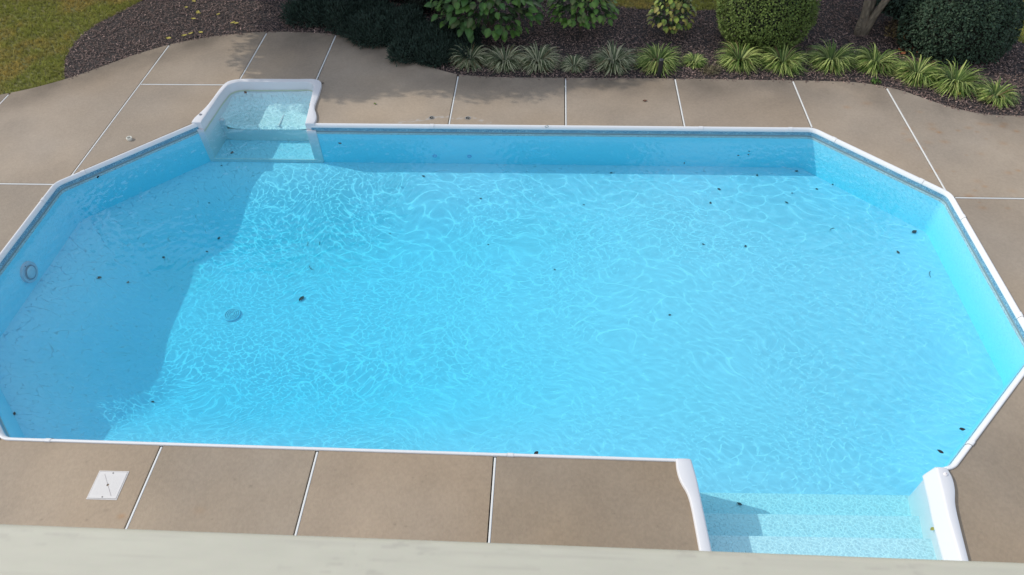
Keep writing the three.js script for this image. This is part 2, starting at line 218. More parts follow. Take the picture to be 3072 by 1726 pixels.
function lookupIn(a, S, u, v) { const x = u * S - 0.5, y = v * S - 0.5, xi = Math.floor(x), yi = Math.floor(y), fx = x - xi, fy = y - yi, w = (q) => ((q % S) + S) % S; return (a[w(yi) * S + w(xi)] * (1 - fx) + a[w(yi) * S + w(xi + 1)] * fx) * (1 - fy) + (a[w(yi + 1) * S + w(xi)] * (1 - fx) + a[w(yi + 1) * S + w(xi + 1)] * fx) * fy; }
function causticNormals(W, H, rel, top) {  // tilts normals towards the sun by caustic brightness, so sunlit faces show ripple light
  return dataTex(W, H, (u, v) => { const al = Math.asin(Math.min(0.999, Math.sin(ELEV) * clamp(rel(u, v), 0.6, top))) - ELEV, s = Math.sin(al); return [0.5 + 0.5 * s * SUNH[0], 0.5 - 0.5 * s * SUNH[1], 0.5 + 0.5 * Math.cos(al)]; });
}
const midNet = causticTile(1024, 301, 7, 26, 110, 0.7), fineNet = causticTile(768, 302, 9, 30, 100, 0.85), softNet = causticTile(512, 303, 6, 22, 80, 0.28);
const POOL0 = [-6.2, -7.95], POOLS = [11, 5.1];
const floorCaustics = causticNormals(2048, 952, (u, v) => {  // ripple light of the whole floor, baked as sun-facing tilt; not liner relief
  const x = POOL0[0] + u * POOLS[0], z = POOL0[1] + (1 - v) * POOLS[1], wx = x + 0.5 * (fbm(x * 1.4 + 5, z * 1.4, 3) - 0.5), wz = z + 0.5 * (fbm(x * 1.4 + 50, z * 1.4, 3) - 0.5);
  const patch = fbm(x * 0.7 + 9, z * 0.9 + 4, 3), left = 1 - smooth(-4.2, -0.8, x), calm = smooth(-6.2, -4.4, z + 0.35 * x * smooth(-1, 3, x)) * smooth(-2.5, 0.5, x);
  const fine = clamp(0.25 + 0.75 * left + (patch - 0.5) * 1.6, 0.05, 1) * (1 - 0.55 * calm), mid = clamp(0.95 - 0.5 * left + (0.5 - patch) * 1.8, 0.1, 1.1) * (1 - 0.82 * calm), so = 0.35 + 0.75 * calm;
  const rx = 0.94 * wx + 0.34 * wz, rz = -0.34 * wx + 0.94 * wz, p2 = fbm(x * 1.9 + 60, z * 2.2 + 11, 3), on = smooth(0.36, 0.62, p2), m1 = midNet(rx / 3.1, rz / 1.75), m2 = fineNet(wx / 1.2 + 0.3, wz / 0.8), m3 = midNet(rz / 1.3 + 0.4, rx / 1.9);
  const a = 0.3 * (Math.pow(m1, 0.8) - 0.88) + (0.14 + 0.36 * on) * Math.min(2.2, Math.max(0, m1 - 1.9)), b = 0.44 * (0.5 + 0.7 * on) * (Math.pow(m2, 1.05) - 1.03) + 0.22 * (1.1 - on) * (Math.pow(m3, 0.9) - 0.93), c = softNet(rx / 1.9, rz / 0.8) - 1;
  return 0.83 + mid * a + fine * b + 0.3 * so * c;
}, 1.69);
const stepCaustics = causticNormals(768, 768, (u, v) => 0.36 + 0.55 * Math.pow(fineNet(u * 2.0, v * 2.0), 0.95) + 0.2 * Math.pow(midNet(u, v), 0.85), 1.69);  // baked ripple light for the swim-out floor and step treads
const linerC = [0.4, 0.655, 0.8];
const linerMat = std([1, 1, 1], 0.55, { map: dataTex(1024, 512, (u, v) => { const k = 1 + 0.05 * (fbm(u * 20, v * 10, 4) - 0.5) + 0.03 * (N256(u * 240, v * 120) - 0.5), g = smooth(0.55, 0.75, fbm(u * 7 + 31, v * 4 + 5, 4)) * 0.05 * (1 - u); return [linerC[0] * k * (1 - g * 2.5), linerC[1] * k * (1 - g), linerC[2] * k * (1 - 1.6 * g)]; }, true), normalMap: floorCaustics });
const wallCaustics = stepCaustics.clone();  // walls reuse the baked ripple light
const linerWallMat = std([0.24, 0.67, 0.81], 0.5, { normalMap: wallCaustics, normalScale: new THREE.Vector2(0.3, 0.3) });

// ---------------------------------------------------------------- swimming pool
const pool = thing('swimming_pool', 'large octagonal in-ground pool with pale blue vinyl liner and white coping', 'pool');
const inner = ring([A, D, E, F, G, H, C, B], 0.052, 0.2, false);
const edgeDist = (x, z) => { let m = 9; const P = inner; for (let i = 0, j = P.length - 1; i < P.length; j = i++) { const dx = P[i][0] - P[j][0], dz = P[i][1] - P[j][1], t = clamp(((x - P[j][0]) * dx + (z - P[j][1]) * dz) / (dx * dx + dz * dz + 1e-9), 0, 1); m = Math.min(m, Math.hypot(x - P[j][0] - dx * t, z - P[j][1] - dz * t)); } return inPoly([x, z], P) ? m : 0; };
const floorY = (x, z) => FLOOR - (0.5 + 0.2 * smooth(-5.2, -3.6, z)) * (1 - smooth(-3.2, 2.6, x)) * smooth(0.02, 1.5, edgeDist(x, z)) - 0.06 * smooth(0, 0.5, edgeDist(x, z)) * smooth(-7.4, -3.4, z);
{
  const rows = [], uvs = [], nx = 132, nz = 62; for (let j = 0; j <= nz; j++) { const r = [], t = []; for (let i = 0; i <= nx; i++) { const x = lerp(-6.2, 4.8, i / nx), z = lerp(-7.95, -2.85, j / nz); r.push([x, floorY(x, z), z]); t.push([i / nx, 1 - j / nz]); } rows.push(r); uvs.push(t); }
  const g = skin(rows, false, uvs); { const n = g.attributes.normal; if (n.getY(100) < 0) { const ix = g.index.array; for (let i = 0; i < ix.length; i += 3) { const t = ix[i]; ix[i] = ix[i + 1]; ix[i + 1] = t; } g.computeVertexNormals(); } }
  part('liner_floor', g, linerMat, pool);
}
function sweep(path, profile, uvK = 1) {                    // profile: [inward, y, v]; path already in plan
  const n = path.length, rows = profile.map(() => []), uvs = profile.map(() => []); let s = 0;
  path.forEach((p, i) => { const a = path[Math.max(0, i - 1)], b = path[Math.min(n - 1, i + 1)]; let t = [b[0] - a[0], b[1] - a[1]]; const l = Math.hypot(...t); t = [t[0] / l, t[1] / l]; const m = [-t[1], t[0]]; if (i) s += Math.hypot(p[0] - path[i - 1][0], p[1] - path[i - 1][1]); profile.forEach((q, k) => { rows[k].push([p[0] + m[0] * q[0], q[1], p[1] + m[1] * q[0]]); uvs[k].push([s * uvK, q[2] ?? 0]); }); });
  return skin(rows, false, uvs);
}
function resample(path, step) { const o = []; for (let i = 0; i + 1 < path.length; i++) { const a = path[i], b = path[i + 1], n = Math.max(1, Math.ceil(Math.hypot(b[0] - a[0], b[1] - a[1]) / step)); for (let k = 0; k < n; k++) o.push([lerp(a[0], b[0], k / n), lerp(a[1], b[1], k / n)]); } o.push(path[path.length - 1]); return o; }
function cutPath(path, cuts) {                              // by length along the path
  const out = [[]]; let s = 0, c = 0; path.forEach((p, i) => { if (i) { const a = path[i - 1], l = Math.hypot(p[0] - a[0], p[1] - a[1]); while (c < cuts.length && s + l >= cuts[c]) { const t = (cuts[c] - s) / l, m = [lerp(a[0], p[0], t), lerp(a[1], p[1], t)]; out[out.length - 1].push(m); out.push([m]); c++; } s += l; } out[out.length - 1].push(p); }); return out;
}
const bandTex = (() => {
  const c = document.createElement('canvas'); c.width = 1024; c.height = 128; const x = c.getContext('2d'), r = rngOf(77);
  x.fillStyle = '#9cc6d4'; x.fillRect(0, 0, 1024, 128);
  x.fillStyle = '#5b8ba3'; x.fillRect(0, 8, 1024, 62);
  for (let i = 0; i < 128; i++) for (let j = 0; j < 7; j++) { const k = r(); x.fillStyle = k < 0.3 ? '#4a7c99' : k < 0.55 ? '#7fa9bb' : k < 0.8 ? '#3a6a8c' : '#9bbfc9'; x.fillRect(i * 8 + 0.7, 9 + j * 8.7, 6.6, 7.3); }
  x.fillStyle = '#3a5a6e'; x.fillRect(0, 72, 1024, 5); x.fillStyle = '#8f9da0'; x.fillRect(0, 78, 1024, 5); x.fillStyle = '#3c4a55'; x.fillRect(0, 84, 1024, 6); x.fillStyle = '#8b9a98'; x.fillRect(0, 91, 1024, 4); x.fillStyle = '#5a6b70'; x.fillRect(0, 95, 1024, 4);
  for (let i = 0; i < 2600; i++) { const y = 99 + r() * 29; x.fillStyle = r() < 0.5 ? 'rgba(90,104,104,0.75)' : 'rgba(206,214,200,0.7)'; x.fillRect(r() * 1024, y, 2 + r() * 5, 1.5 + r() * 2); }
  const t = new THREE.CanvasTexture(c); t.colorSpace = THREE.SRGBColorSpace; t.wrapS = t.wrapT = THREE.RepeatWrapping; return t;
})();
const bandMat = std([1, 1, 1], 0.4, { map: bandTex });
for (const run of [runFar, runNear]) {
  const path = ring(run, 0, 0.2), p2 = resample(path, 0.25), rw = rngOf(run === runFar ? 3 : 4);
  const wav = p2.map(() => (rw() - 0.5) * 0.006);
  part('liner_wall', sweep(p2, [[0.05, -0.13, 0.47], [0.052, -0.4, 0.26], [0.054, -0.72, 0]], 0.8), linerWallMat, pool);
  const gb = sweep(p2, [[0.041, -0.02, 1], [0.045, -0.07, 0.5], [0.0503, -0.1305, 0]], 1 / 0.8); { const p = gb.attributes.position, n = p2.length; for (let k = 1; k < 2; k++) for (let i = 0; i < n; i++) p.setY(k * n + i, p.getY(k * n + i) + wav[i]); gb.computeVertexNormals(); }
  part('liner_band', gb, bandMat, pool, 'blue mosaic print band above dark pinstripes at the waterline');
}
{
  const prof = [[0, -0.012], [0.001, 0.008], [0.006, 0.013], [0.014, 0.014], [0.025, 0.009], [0.035, -0.002], [0.042, -0.016], [0.045, -0.03], [0.042, -0.036], [0.034, -0.038]];
  const fat = prof.map(([a, y], i) => [a + (a > 0.02 ? 0.003 : -0.003), y + 0.003]);
  const plan = [[runFar, [1.66, 5.2, 6.35, 6.95, 8.1, 8.85, 10.3, 11.0, 12.2]], [runNear, [1.5, 5.6, 6.4, 7.5, 8.2, 9.8, 10.45]]];
  for (const [run, cuts] of plan) {
    const path = ring(run, 0, 0.2), pieces = cutPath(path, cuts);
    pieces.slice(1).forEach((pc) => { const a = pc[0], b = pc[1], l = Math.hypot(b[0] - a[0], b[1] - a[1]); pc[0] = [a[0] + (b[0] - a[0]) / l * 0.006, a[1] + (b[1] - a[1]) / l * 0.006]; });
    for (const pc of pieces) if (pc.length > 1) part('coping_section', sweep(resample(pc, 0.4), prof), white, pool);
    pieces.slice(1).forEach((pc) => { const p = pc[0], q = pc[1], l = Math.hypot(q[0] - p[0], q[1] - p[1]), t = [(q[0] - p[0]) / l, (q[1] - p[1]) / l]; part('coping_clip', sweep([[p[0] - t[0] * 0.055, p[1] - t[1] * 0.055], [p[0] - t[0] * 0.002, p[1] - t[1] * 0.002]], fat), white, pool); });
  }
}
{ // fittings on the liner
  const grey = std([0.4, 0.47, 0.56], 0.5), dark = std([0.06, 0.1, 0.14], 0.6), pale = std([0.4, 0.5, 0.58], 0.35);
  const disc = (r, h, seg = 28) => new THREE.CylinderGeometry(r, r * 1.04, h, seg);
  const lamp = part('pool_light', disc(0.125, 0.03).rotateZ(-Math.PI / 2), grey, pool, 'round underwater light with grey rim on the shaded left wall'); lamp.position.set(-6.045, -0.4, -5.4);
  const lens = part('lens', new THREE.SphereGeometry(0.08, 24, 12, 0, Math.PI * 2, 0, 1.1).scale(1, 0.4, 1).rotateZ(-Math.PI / 2), pale, lamp); lens.position.set(0.012, 0, 0);
  part('lens_ring', new THREE.TorusGeometry(0.084, 0.007, 8, 28).rotateY(Math.PI / 2), std([0.16, 0.24, 0.32], 0.6), lamp).position.set(0.017, 0, 0); part('screw', new THREE.SphereGeometry(0.007, 8, 6), dark, lamp).position.set(0.018, 0.108, 0.01);
  const dx = -3.86, dz = -5.42, dr = part('main_drain', disc(0.1, 0.02), std([0.38, 0.6, 0.74], 0.6), pool, 'round grated main drain cover on the deep floor'); dr.position.set(dx, floorY(dx, dz) + 0.012, dz);
  for (const r of [0.03, 0.055, 0.08]) part('grate_ring', new THREE.TorusGeometry(r, 0.006, 6, 28).rotateX(Math.PI / 2), std([0.3, 0.48, 0.6], 0.6), dr).position.y = 0.011;
  for (let k = 0; k < 8; k++) part('grate_rib', box(0.07, 0.008, 0.006, 0.055, 0.012, 0, 0.002).rotateY(k * Math.PI / 4), std([0.34, 0.53, 0.65], 0.6), dr);
  for (const x of [-1.57, -1.09]) { const j = part('return_jet', new THREE.TorusGeometry(0.024, 0.007, 8, 20).scale(1, 0.75, 1), std([0.1, 0.36, 0.62], 0.5), pool); j.position.set(x, -0.47, -7.803); part('nozzle', new THREE.SphereGeometry(0.02, 12, 8).scale(1, 0.7, 0.5), std([0.22, 0.55, 0.74], 0.4), j); }
  const eye = part('rope_eye', new THREE.TorusGeometry(0.022, 0.004, 8, 20).rotateX(0.4), std([0.35, 0.36, 0.36], 0.35, { metalness: 0.8 }), pool, 'small metal rope eye on the far coping'); eye.position.set(-0.035, 0.022, -7.81);
}
// water: a body that absorbs red, under a rippled surface
const waterRing = ring([A, D, E, F, G, H, C, B], 0.044, 0.2, false);
{
  const pts = []; const put = (...p) => pts.push(...p); const far = waterRing;
  // swim-out bay, then the ring from the far wall clockwise, with the bay of the steps
  put([-4.69, -7.82], [-4.63, -8.84], [-3.4, -8.86], [-3.245, -7.82]);
  for (const p of far) { if (p[1] < -7.75 && p[0] < 0) continue; pts.push(p); if (p[0] > 3 && p[1] > -3.03 && p[1] === Math.max(...far.filter((a) => a[0] > 3).map((a) => a[1]))) { /* last point before the steps */ } }
  const k = pts.findIndex((p, i) => i > 4 && p[0] > 3 && p[0] < 3.6 && p[1] > -3.04 && pts[i + 1][0] < 0); pts.splice(k + 1, 0, [3.22, -3.03], [3.2, -1.7], [1.3, -1.7], [1.26, -3.03]);
  const body = planSlab(pts, -1.7, WATER - 0.004, 0), w = new THREE.Group(); w.name = 'water'; w.userData.kind = 'structure'; w.userData.label = 'clear rippled pool water filling the octagonal pool'; scene.add(w);
  part('water_body', body, new THREE.MeshPhysicalMaterial({ color: 0xffffff, roughness: 0, transmission: 1, thickness: 1, ior: 1.33, attenuationColor: rgb(0.54, 0.94, 0.985), attenuationDistance: 1, transparent: true, opacity: 0.02 }), w);
  const r = rngOf(88), wv = []; for (let i = 0; i < 70; i++) { const k2 = 5 + 40 * r(), a = r() * 6.283; wv.push([Math.round(k2 * Math.cos(a)), Math.round(k2 * Math.sin(a)), r() * 6.283, Math.pow(k2, -1.0)]); }
  const bump = dataTex(512, 512, (u, v) => { let s = 0; for (const [a, b, p, m] of wv) s += m * Math.cos(6.28318 * (a * u + b * v) + p); return 0.5 + 0.28 * s; });
  const top = planarUV(new THREE.ShapeGeometry(new THREE.Shape(pts.map(([x, z]) => new THREE.Vector2(x, -z)))).rotateX(-Math.PI / 2).translate(0, WATER, 0), 2.6);
  part('water_surface', top, new THREE.MeshPhysicalMaterial({ color: 0xffffff, roughness: 0.03, transmission: 1, thickness: 0, ior: 1.33, bumpMap: bump, bumpScale: 0.012 }), w);
}

// ---------------------------------------------------------------- swim-out bench and entry steps (white fibreglass)
const shell = std([0.62, 0.615, 0.635], 0.4), shellFloor = std([0.62, 0.72, 0.74], 0.5, { normalMap: stepCaustics }), tinge = std([0.5, 0.62, 0.55], 0.5);
const smoothPts = (pts, n) => new THREE.CatmullRomCurve3(pts.map(([x, z]) => new THREE.Vector3(x, 0, z)), false, 'centripetal').getSpacedPoints(n).map((p) => [p.x, p.z]);
{
  const s = thing('swim_out_bench', 'white moulded swim-out seat set into the far left pool corner', 'pool seat');
  const outer = smoothPts([[-4.83, -7.82], [-4.83, -7.92], [-4.8, -8.03], [-4.76, -8.2], [-4.74, -8.37], [-4.71, -8.72], [-4.66, -8.86], [-4.52, -8.92], [-4.2, -8.93], [-3.7, -8.93], [-3.4, -8.93], [-3.31, -8.88], [-3.27, -8.78], [-3.25, -8.55], [-3.23, -8.2], [-3.17, -8.05], [-3.14, -7.92], [-3.15, -7.82]], 64);
  const innerP = smoothPts([[-4.7, -7.82], [-4.685, -8.1], [-4.655, -8.6], [-4.62, -8.76], [-4.52, -8.83], [-4.2, -8.84], [-3.7, -8.85], [-3.48, -8.85], [-3.39, -8.78], [-3.36, -8.6], [-3.3, -8.1], [-3.27, -7.82]], 48);
  part('rim', toCreasedNormals(planSlab([...outer, ...innerP.slice().reverse()], -0.66, 0.032, 0.014), 0.7), shell, s);
  const mould = (z0, z1, y, back, side) => { const rows = [], uvs = [], nx = 36, nz = 24; for (let b = 0; b <= nz; b++) { const r = [], t = []; for (let a = 0; a <= nx; a++) { const z = lerp(z0, z1, b / nz), x = lerp(-4.72, -3.26, a / nx), xl = lerp(-4.7, -4.63, (z + 7.82) / -1), xr = lerp(-3.27, -3.37, (z + 7.82) / -1), ds = Math.max(0, Math.min(x - xl, xr - x)), yy = y + back * Math.exp(-Math.max(0, z + 8.85) / 0.1) + side * Math.exp(-ds / 0.07) - 0.03 * smooth(0.06, 0, z1 - z) * (back > 0 ? 1 : 0); r.push([x, yy, z]); t.push([x / 1.5, -z / 1.5]); } rows.push(r); uvs.push(t); } return upward(skin(rows, false, uvs)); };
  part('seat', mould(-8.88, -8.26, -0.35, 0.22, 0.13), shellFloor, s); part('riser', box(1.48, 0.28, 0.05, -3.99, -0.52, -8.285, 0.01), shell, s);
  part('foot_well', mould(-8.29, -7.79, -0.57, 0, 0.02), std([0.42, 0.64, 0.76], 0.5, { normalMap: stepCaustics }), s);
  for (const x of [-4.67, -3.33]) part('corner_fill', box(0.12, 0.26, 0.05, x, -0.36, -8.283, 0.01), shell, s);
  part('seat_ridge', box(0.025, 0.02, 0.36, -3.86, -0.345, -8.46, 0.008), shell, s);
  part('waterline_stain', sweep(innerP.slice().reverse(), [[-0.004, -0.098], [-0.005, -0.11], [-0.004, -0.124]]), std([0.5, 0.53, 0.4], 0.6), s, 'faint greenish waterline stain inside the swim-out');
  part('flange', mergeGeometries([box(0.13, 0.52, 0.014, -3.205, -0.33, -7.803, 0.004), box(0.09, 0.52, 0.014, -4.735, -0.33, -7.803, 0.004), box(1.6, 0.05, 0.016, -3.96, -0.575, -7.799, 0.004)]), shell, s);
  part('screw_cap', new THREE.TorusGeometry(0.014, 0.006, 8, 16).rotateX(Math.PI / 2), std([0.3, 0.3, 0.32], 0.5), s).position.set(-4.765, 0.036, -8.0);
}
function railLoft(st, inward) {                            // st: [z, outer x, inner x, top y]
  const rows = st.map(([z, xo, xi, y]) => { const s = Math.sign(xi - xo); return [[xo, -0.66, z], [xo, y - 0.018, z], [xo + s * 0.004, y - 0.006, z], [xo + s * 0.014, y, z], [xi - s * 0.014, y, z], [xi - s * 0.003, y - 0.005, z], [xi + s * 0.004, y - 0.016, z], [xi + s * inward, -0.122, z], [xi + s * inward * 0.3, -0.128, z], [xi + s * inward * 0.25, -0.66, z]]; });
  rows.unshift(rows[0].map(([x, y, z], i) => { const [z0, xo, xi] = st[0]; return [lerp(x, (xo + xi) / 2, 0.25), Math.min(y, st[0][3] - 0.03), z0 - 0.02]; })); rows.unshift(rows[0].map(([x, y, z]) => [(st[0][1] + st[0][2]) / 2, y, z - 0.001]));
  let g = skin(rows); return toCreasedNormals(g, 0.6);
}
{
  const s = thing('entry_steps', 'white moulded entry steps with side rails in the near right pool edge', 'pool steps');
  const dens = (st) => { const o = []; const cx = (k) => smoothPts(st.map((p) => [p[k], p[0]]), 40); const a = cx(1), b = cx(2); for (let i = 0; i <= 40; i++) o.push([lerp(a[i][1], b[i][1], 0.5), a[i][0], b[i][0], 0.032]); return o; };
  part('side_rail', railLoft(dens([[-2.995, 1.125, 1.25], [-2.91, 1.122, 1.262], [-2.83, 1.132, 1.272], [-2.77, 1.15, 1.277], [-2.71, 1.178, 1.28], [-2.64, 1.195, 1.285], [-2.2, 1.222, 1.312], [-1.62, 1.255, 1.345]]), 0.012), shell, s);
  part('side_rail', railLoft(dens([[-2.99, 3.35, 3.262], [-2.91, 3.362, 3.252], [-2.8, 3.345, 3.238], [-2.69, 3.305, 3.222], [-2.58, 3.283, 3.205], [-2.22, 3.232, 3.17], [-1.62, 3.15, 3.09]]), 0.055), shell, s);
  const treadMat = std([0.5, 0.7, 0.76], 0.5, { normalMap: stepCaustics });
  const tread = (z0, z1, y) => boxUV(planSlab([[1.24, z0], [3.3, z0 - 0.045], [3.2, z1], [1.24, z1]], -0.8, y, 0.014), 0.9);
  part('tread', tread(-2.985, -2.65, -0.54), treadMat, s); part('tread', tread(-2.73, -2.4, -0.41), treadMat, s); part('tread', tread(-2.48, -2.0, -0.285), treadMat, s); part('tread', tread(-2.12, -1.6, -0.17), treadMat, s);
  part('back_wall', box(2.1, 0.69, 0.06, 2.2, -0.315, -1.6, 0.012), shell, s);
  const cap = part('screw_cap', new THREE.SphereGeometry(0.017, 14, 8, 0, 6.3, 0, 1.5).scale(1, 0.7, 1), std([0.8, 0.76, 0.76], 0.35), s); cap.position.set(3.312, 0.032, -2.93);
  part('slot', box(0.02, 0.003, 0.004, 0, 0.0115, 0, 0.001).rotateY(0.6), std([0.5, 0.4, 0.4], 0.5), cap);
}

// ---------------------------------------------------------------- small things on the deck
{
  const s = thing('skimmer_lid', 'square off-white skimmer lid with a centre hole in the near deck', 'lid', [-3.65, 0, -2.595]); s.rotation.y = 0.01;
  const c = document.createElement('canvas'); c.width = c.height = 256; const x = c.getContext('2d'); x.fillStyle = '#808080'; x.fillRect(0, 0, 256, 256); x.fillStyle = '#b0b0b0'; for (let i = 0; i < 32; i++) for (let j = 0; j < 32; j++) if (i > 2 && i < 29 && j > 4 && j < 28) { x.beginPath(); x.arc(i * 8 + (j % 2) * 4, j * 8 + 4, 2.4, 0, 7); x.fill(); }
  const bt = new THREE.CanvasTexture(c); bt.wrapS = bt.wrapT = THREE.RepeatWrapping; bt.repeat.set(4, 4); bt.offset.set(0.5, 0.5);
  const m = std([0.62, 0.585, 0.56], 0.6, { bumpMap: bt, bumpScale: 0.004 });
  part('frame', planSlab([[-0.13, -0.13], [0.13, -0.13], [0.13, 0.13], [-0.13, 0.13]], -0.02, 0.004, 0.002, [[[-0.122, -0.122], [-0.122, 0.122], [0.122, 0.122], [0.122, -0.122]]]), m, s);
  part('plate', boxUV(planSlab([[-0.12, -0.12], [0.12, -0.12], [0.12, 0.12], [-0.12, 0.12]], -0.02, 0.006, 0.002, [[...Array(16)].map((_, i) => [Math.cos(i / 8 * Math.PI) * 0.013, Math.sin(i / 8 * Math.PI) * 0.013])]), 1), m, s);
  part('hole_lining', new THREE.CylinderGeometry(0.0125, 0.0125, 0.02, 16).translate(0, -0.012, 0), std([0.01, 0.01, 0.012], 0.9), s);
  for (const z of [-0.108, 0.108]) part('screw', new THREE.CylinderGeometry(0.006, 0.006, 0.004, 10).translate(0, 0.0065, z), std([0.16, 0.14, 0.13], 0.5), s);
  part('rib', box(0.11, 0.003, 0.003, -0.066, 0.0065, 0, 0.001).rotateY(-0.95), std([0.4, 0.36, 0.35], 0.6), s); part('rib', box(0.11, 0.003, 0.003, 0.066, 0.0065, 0, 0.001).rotateY(-0.95), std([0.4, 0.36, 0.35], 0.6), s);
}
for (const [x, label] of [[-1.59, 'flush deck anchor socket left of a white joint near the far coping'], [-1.1, 'flush deck anchor socket right of a white joint near the far coping']]) {
  const s = thing('deck_anchor', label, 'deck anchor', [x, 0, -8.02], 'anchor sockets by the far coping');
  part('flange', new THREE.RingGeometry(0.022, 0.04, 24).rotateX(-Math.PI / 2).translate(0, 0.003, 0), std([0.34, 0.32, 0.29], 0.4, { metalness: 0.4 }), s);
  part('socket', new THREE.CylinderGeometry(0.027, 0.02, 0.012, 20).translate(0, -0.0025, 0), std([0.012, 0.012, 0.012], 0.9), s);
  part('hook', new THREE.TorusGeometry(0.014, 0.003, 6, 14).translate(0.01, 0.006, 0.012).rotateX(0.2), std([0.4, 0.38, 0.34], 0.4, { metalness: 0.7 }), s);
}
{ const s = thing('pipe_collar', 'short white plastic pipe collar standing on the left deck', 'pipe ring', [-5.54, 0, -7.46]); part('ring', new THREE.LatheGeometry([[0.026, 0], [0.035, 0], [0.036, 0.03], [0.034, 0.034], [0.028, 0.034], [0.026, 0.03], [0.026, 0]].map((p) => new THREE.Vector2(...p)), 28), std([0.72, 0.7, 0.62], 0.5), s); part('plug', new THREE.CylinderGeometry(0.026, 0.026, 0.008, 20).translate(0, 0.005, 0), std([0.2, 0.17, 0.14], 0.9), s); }
{ const s = thing('garden_stake', 'short black plastic stake in front of a striped grass clump', 'stake', [1.56, -0.02, -9.13]); part('tube', new THREE.CylinderGeometry(0.032, 0.036, 0.26, 18).translate(0, 0.13, 0), std([0.015, 0.015, 0.016], 0.5), s); part('cap', new THREE.SphereGeometry(0.034, 16, 8, 0, 6.3, 0, 1.57).scale(1, 0.5, 1).translate(0, 0.26, 0), std([0.03, 0.03, 0.032], 0.45), s); }

// ---------------------------------------------------------------- plants
class MB { constructor() { this.p = []; this.c = []; } tri(a, b, c, ca, cb = ca, cc = ca) { this.p.push(...a, ...b, ...c); this.c.push(...ca, ...cb, ...cc); } geo(creased) { const g = new THREE.BufferGeometry(); g.setAttribute('position', new THREE.Float32BufferAttribute(this.p, 3)); g.setAttribute('color', new THREE.Float32BufferAttribute(this.c, 3)); g.computeVertexNormals(); return g; } }
const leafMat = (rough = 0.6, tr = 0.3) => new THREE.MeshPhysicalMaterial({ color: 0xffffff, vertexColors: true, roughness: rough, transmission: tr, thickness: 0, side: THREE.DoubleSide, specularIntensity: 0.5 });
const M = { leaf: leafMat(0.7, 0.25), gloss: leafMat(0.5, 0.2), blade: leafMat(0.6, 0.25) };
const V = (a) => new THREE.Vector3(...a);
function leafAt(mb, base, dir, nor, len, wid, col, fold = 0.25) {  // small folded leaf, two faces
  const d = dir.clone().normalize(), s = d.clone().cross(nor).normalize(), n = s.clone().cross(d), tip = base.clone().addScaledVector(d, len), mid = base.clone().addScaledVector(d, len * 0.45), l = mid.clone().addScaledVector(s, wid).addScaledVector(n, wid * fold), r = mid.clone().addScaledVector(s, -wid).addScaledVector(n, wid * fold);
  const b = base.toArray(), t = tip.toArray(), c2 = col.map((x) => x * 0.85); mb.tri(b, l.toArray(), t, c2, col, col); mb.tri(b, t, r.toArray(), c2, col, c2);
}
function rv(r) { const z = r() * 2 - 1, a = r() * 6.283, s = Math.sqrt(1 - z * z); return new THREE.Vector3(s * Math.cos(a), z, s * Math.sin(a)); }
// leaves over and through a lumpy dome; shape(dir) gives the radius share
function leafDome(o) {
  const r = rngOf(o.seed), mb = new MB(), n = o.n;
  for (let i = 0; i < n; i++) {
    const d = rv(r); if (d.y < (o.low ?? -0.2)) d.y = -d.y * 0.7; d.normalize();
    const lump = 1 + (o.lump ?? 0.12) * (fbm(d.x * 2.6 + o.seed, d.z * 2.6 + d.y * 1.9 + 20, 3) - 0.5) * 2, depth = 1 - (o.deep ?? 0.3) * r() * r(), k = lump * depth;
    const p = new THREE.Vector3(d.x * o.r[0] * k, d.y * o.r[1] * k, d.z * o.r[2] * k).add(V(o.c)); if (p.y < 0.01) continue;
    const out = d.clone().multiply(new THREE.Vector3(1 / o.r[0], 1 / o.r[1], 1 / o.r[2])).normalize(), dir = out.clone().multiplyScalar(o.out ?? 0.5).add(rv(r).multiplyScalar(0.9)); dir.y += o.rise ?? 0; const nor = out.clone().add(new THREE.Vector3(0, 0.5, 0)).addScaledVector(rv(r), 0.6);
    leafAt(mb, p, dir, nor, o.len * (0.7 + 0.6 * r()), o.wid * (0.7 + 0.6 * r()), o.col(r, lump, d), 0.25);
  }
  return mb.geo();
}
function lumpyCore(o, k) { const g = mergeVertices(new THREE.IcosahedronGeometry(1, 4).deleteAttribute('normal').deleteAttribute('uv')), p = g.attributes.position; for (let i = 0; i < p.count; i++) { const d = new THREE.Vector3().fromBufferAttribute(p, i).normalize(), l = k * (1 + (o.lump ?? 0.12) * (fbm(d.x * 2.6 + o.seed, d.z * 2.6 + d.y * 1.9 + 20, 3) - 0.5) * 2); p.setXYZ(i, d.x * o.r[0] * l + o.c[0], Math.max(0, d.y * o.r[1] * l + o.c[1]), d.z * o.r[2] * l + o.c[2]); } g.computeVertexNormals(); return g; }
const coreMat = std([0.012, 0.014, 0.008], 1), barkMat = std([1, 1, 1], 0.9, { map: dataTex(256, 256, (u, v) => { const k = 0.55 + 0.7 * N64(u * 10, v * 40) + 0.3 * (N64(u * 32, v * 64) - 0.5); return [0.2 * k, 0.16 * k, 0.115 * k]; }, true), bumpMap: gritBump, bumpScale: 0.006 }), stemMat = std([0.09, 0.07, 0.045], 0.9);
function foliagePart(name, geo, mat, parent) { const m = part(name, geo, mat, parent); m.userData.kind = 'stuff'; return m; }

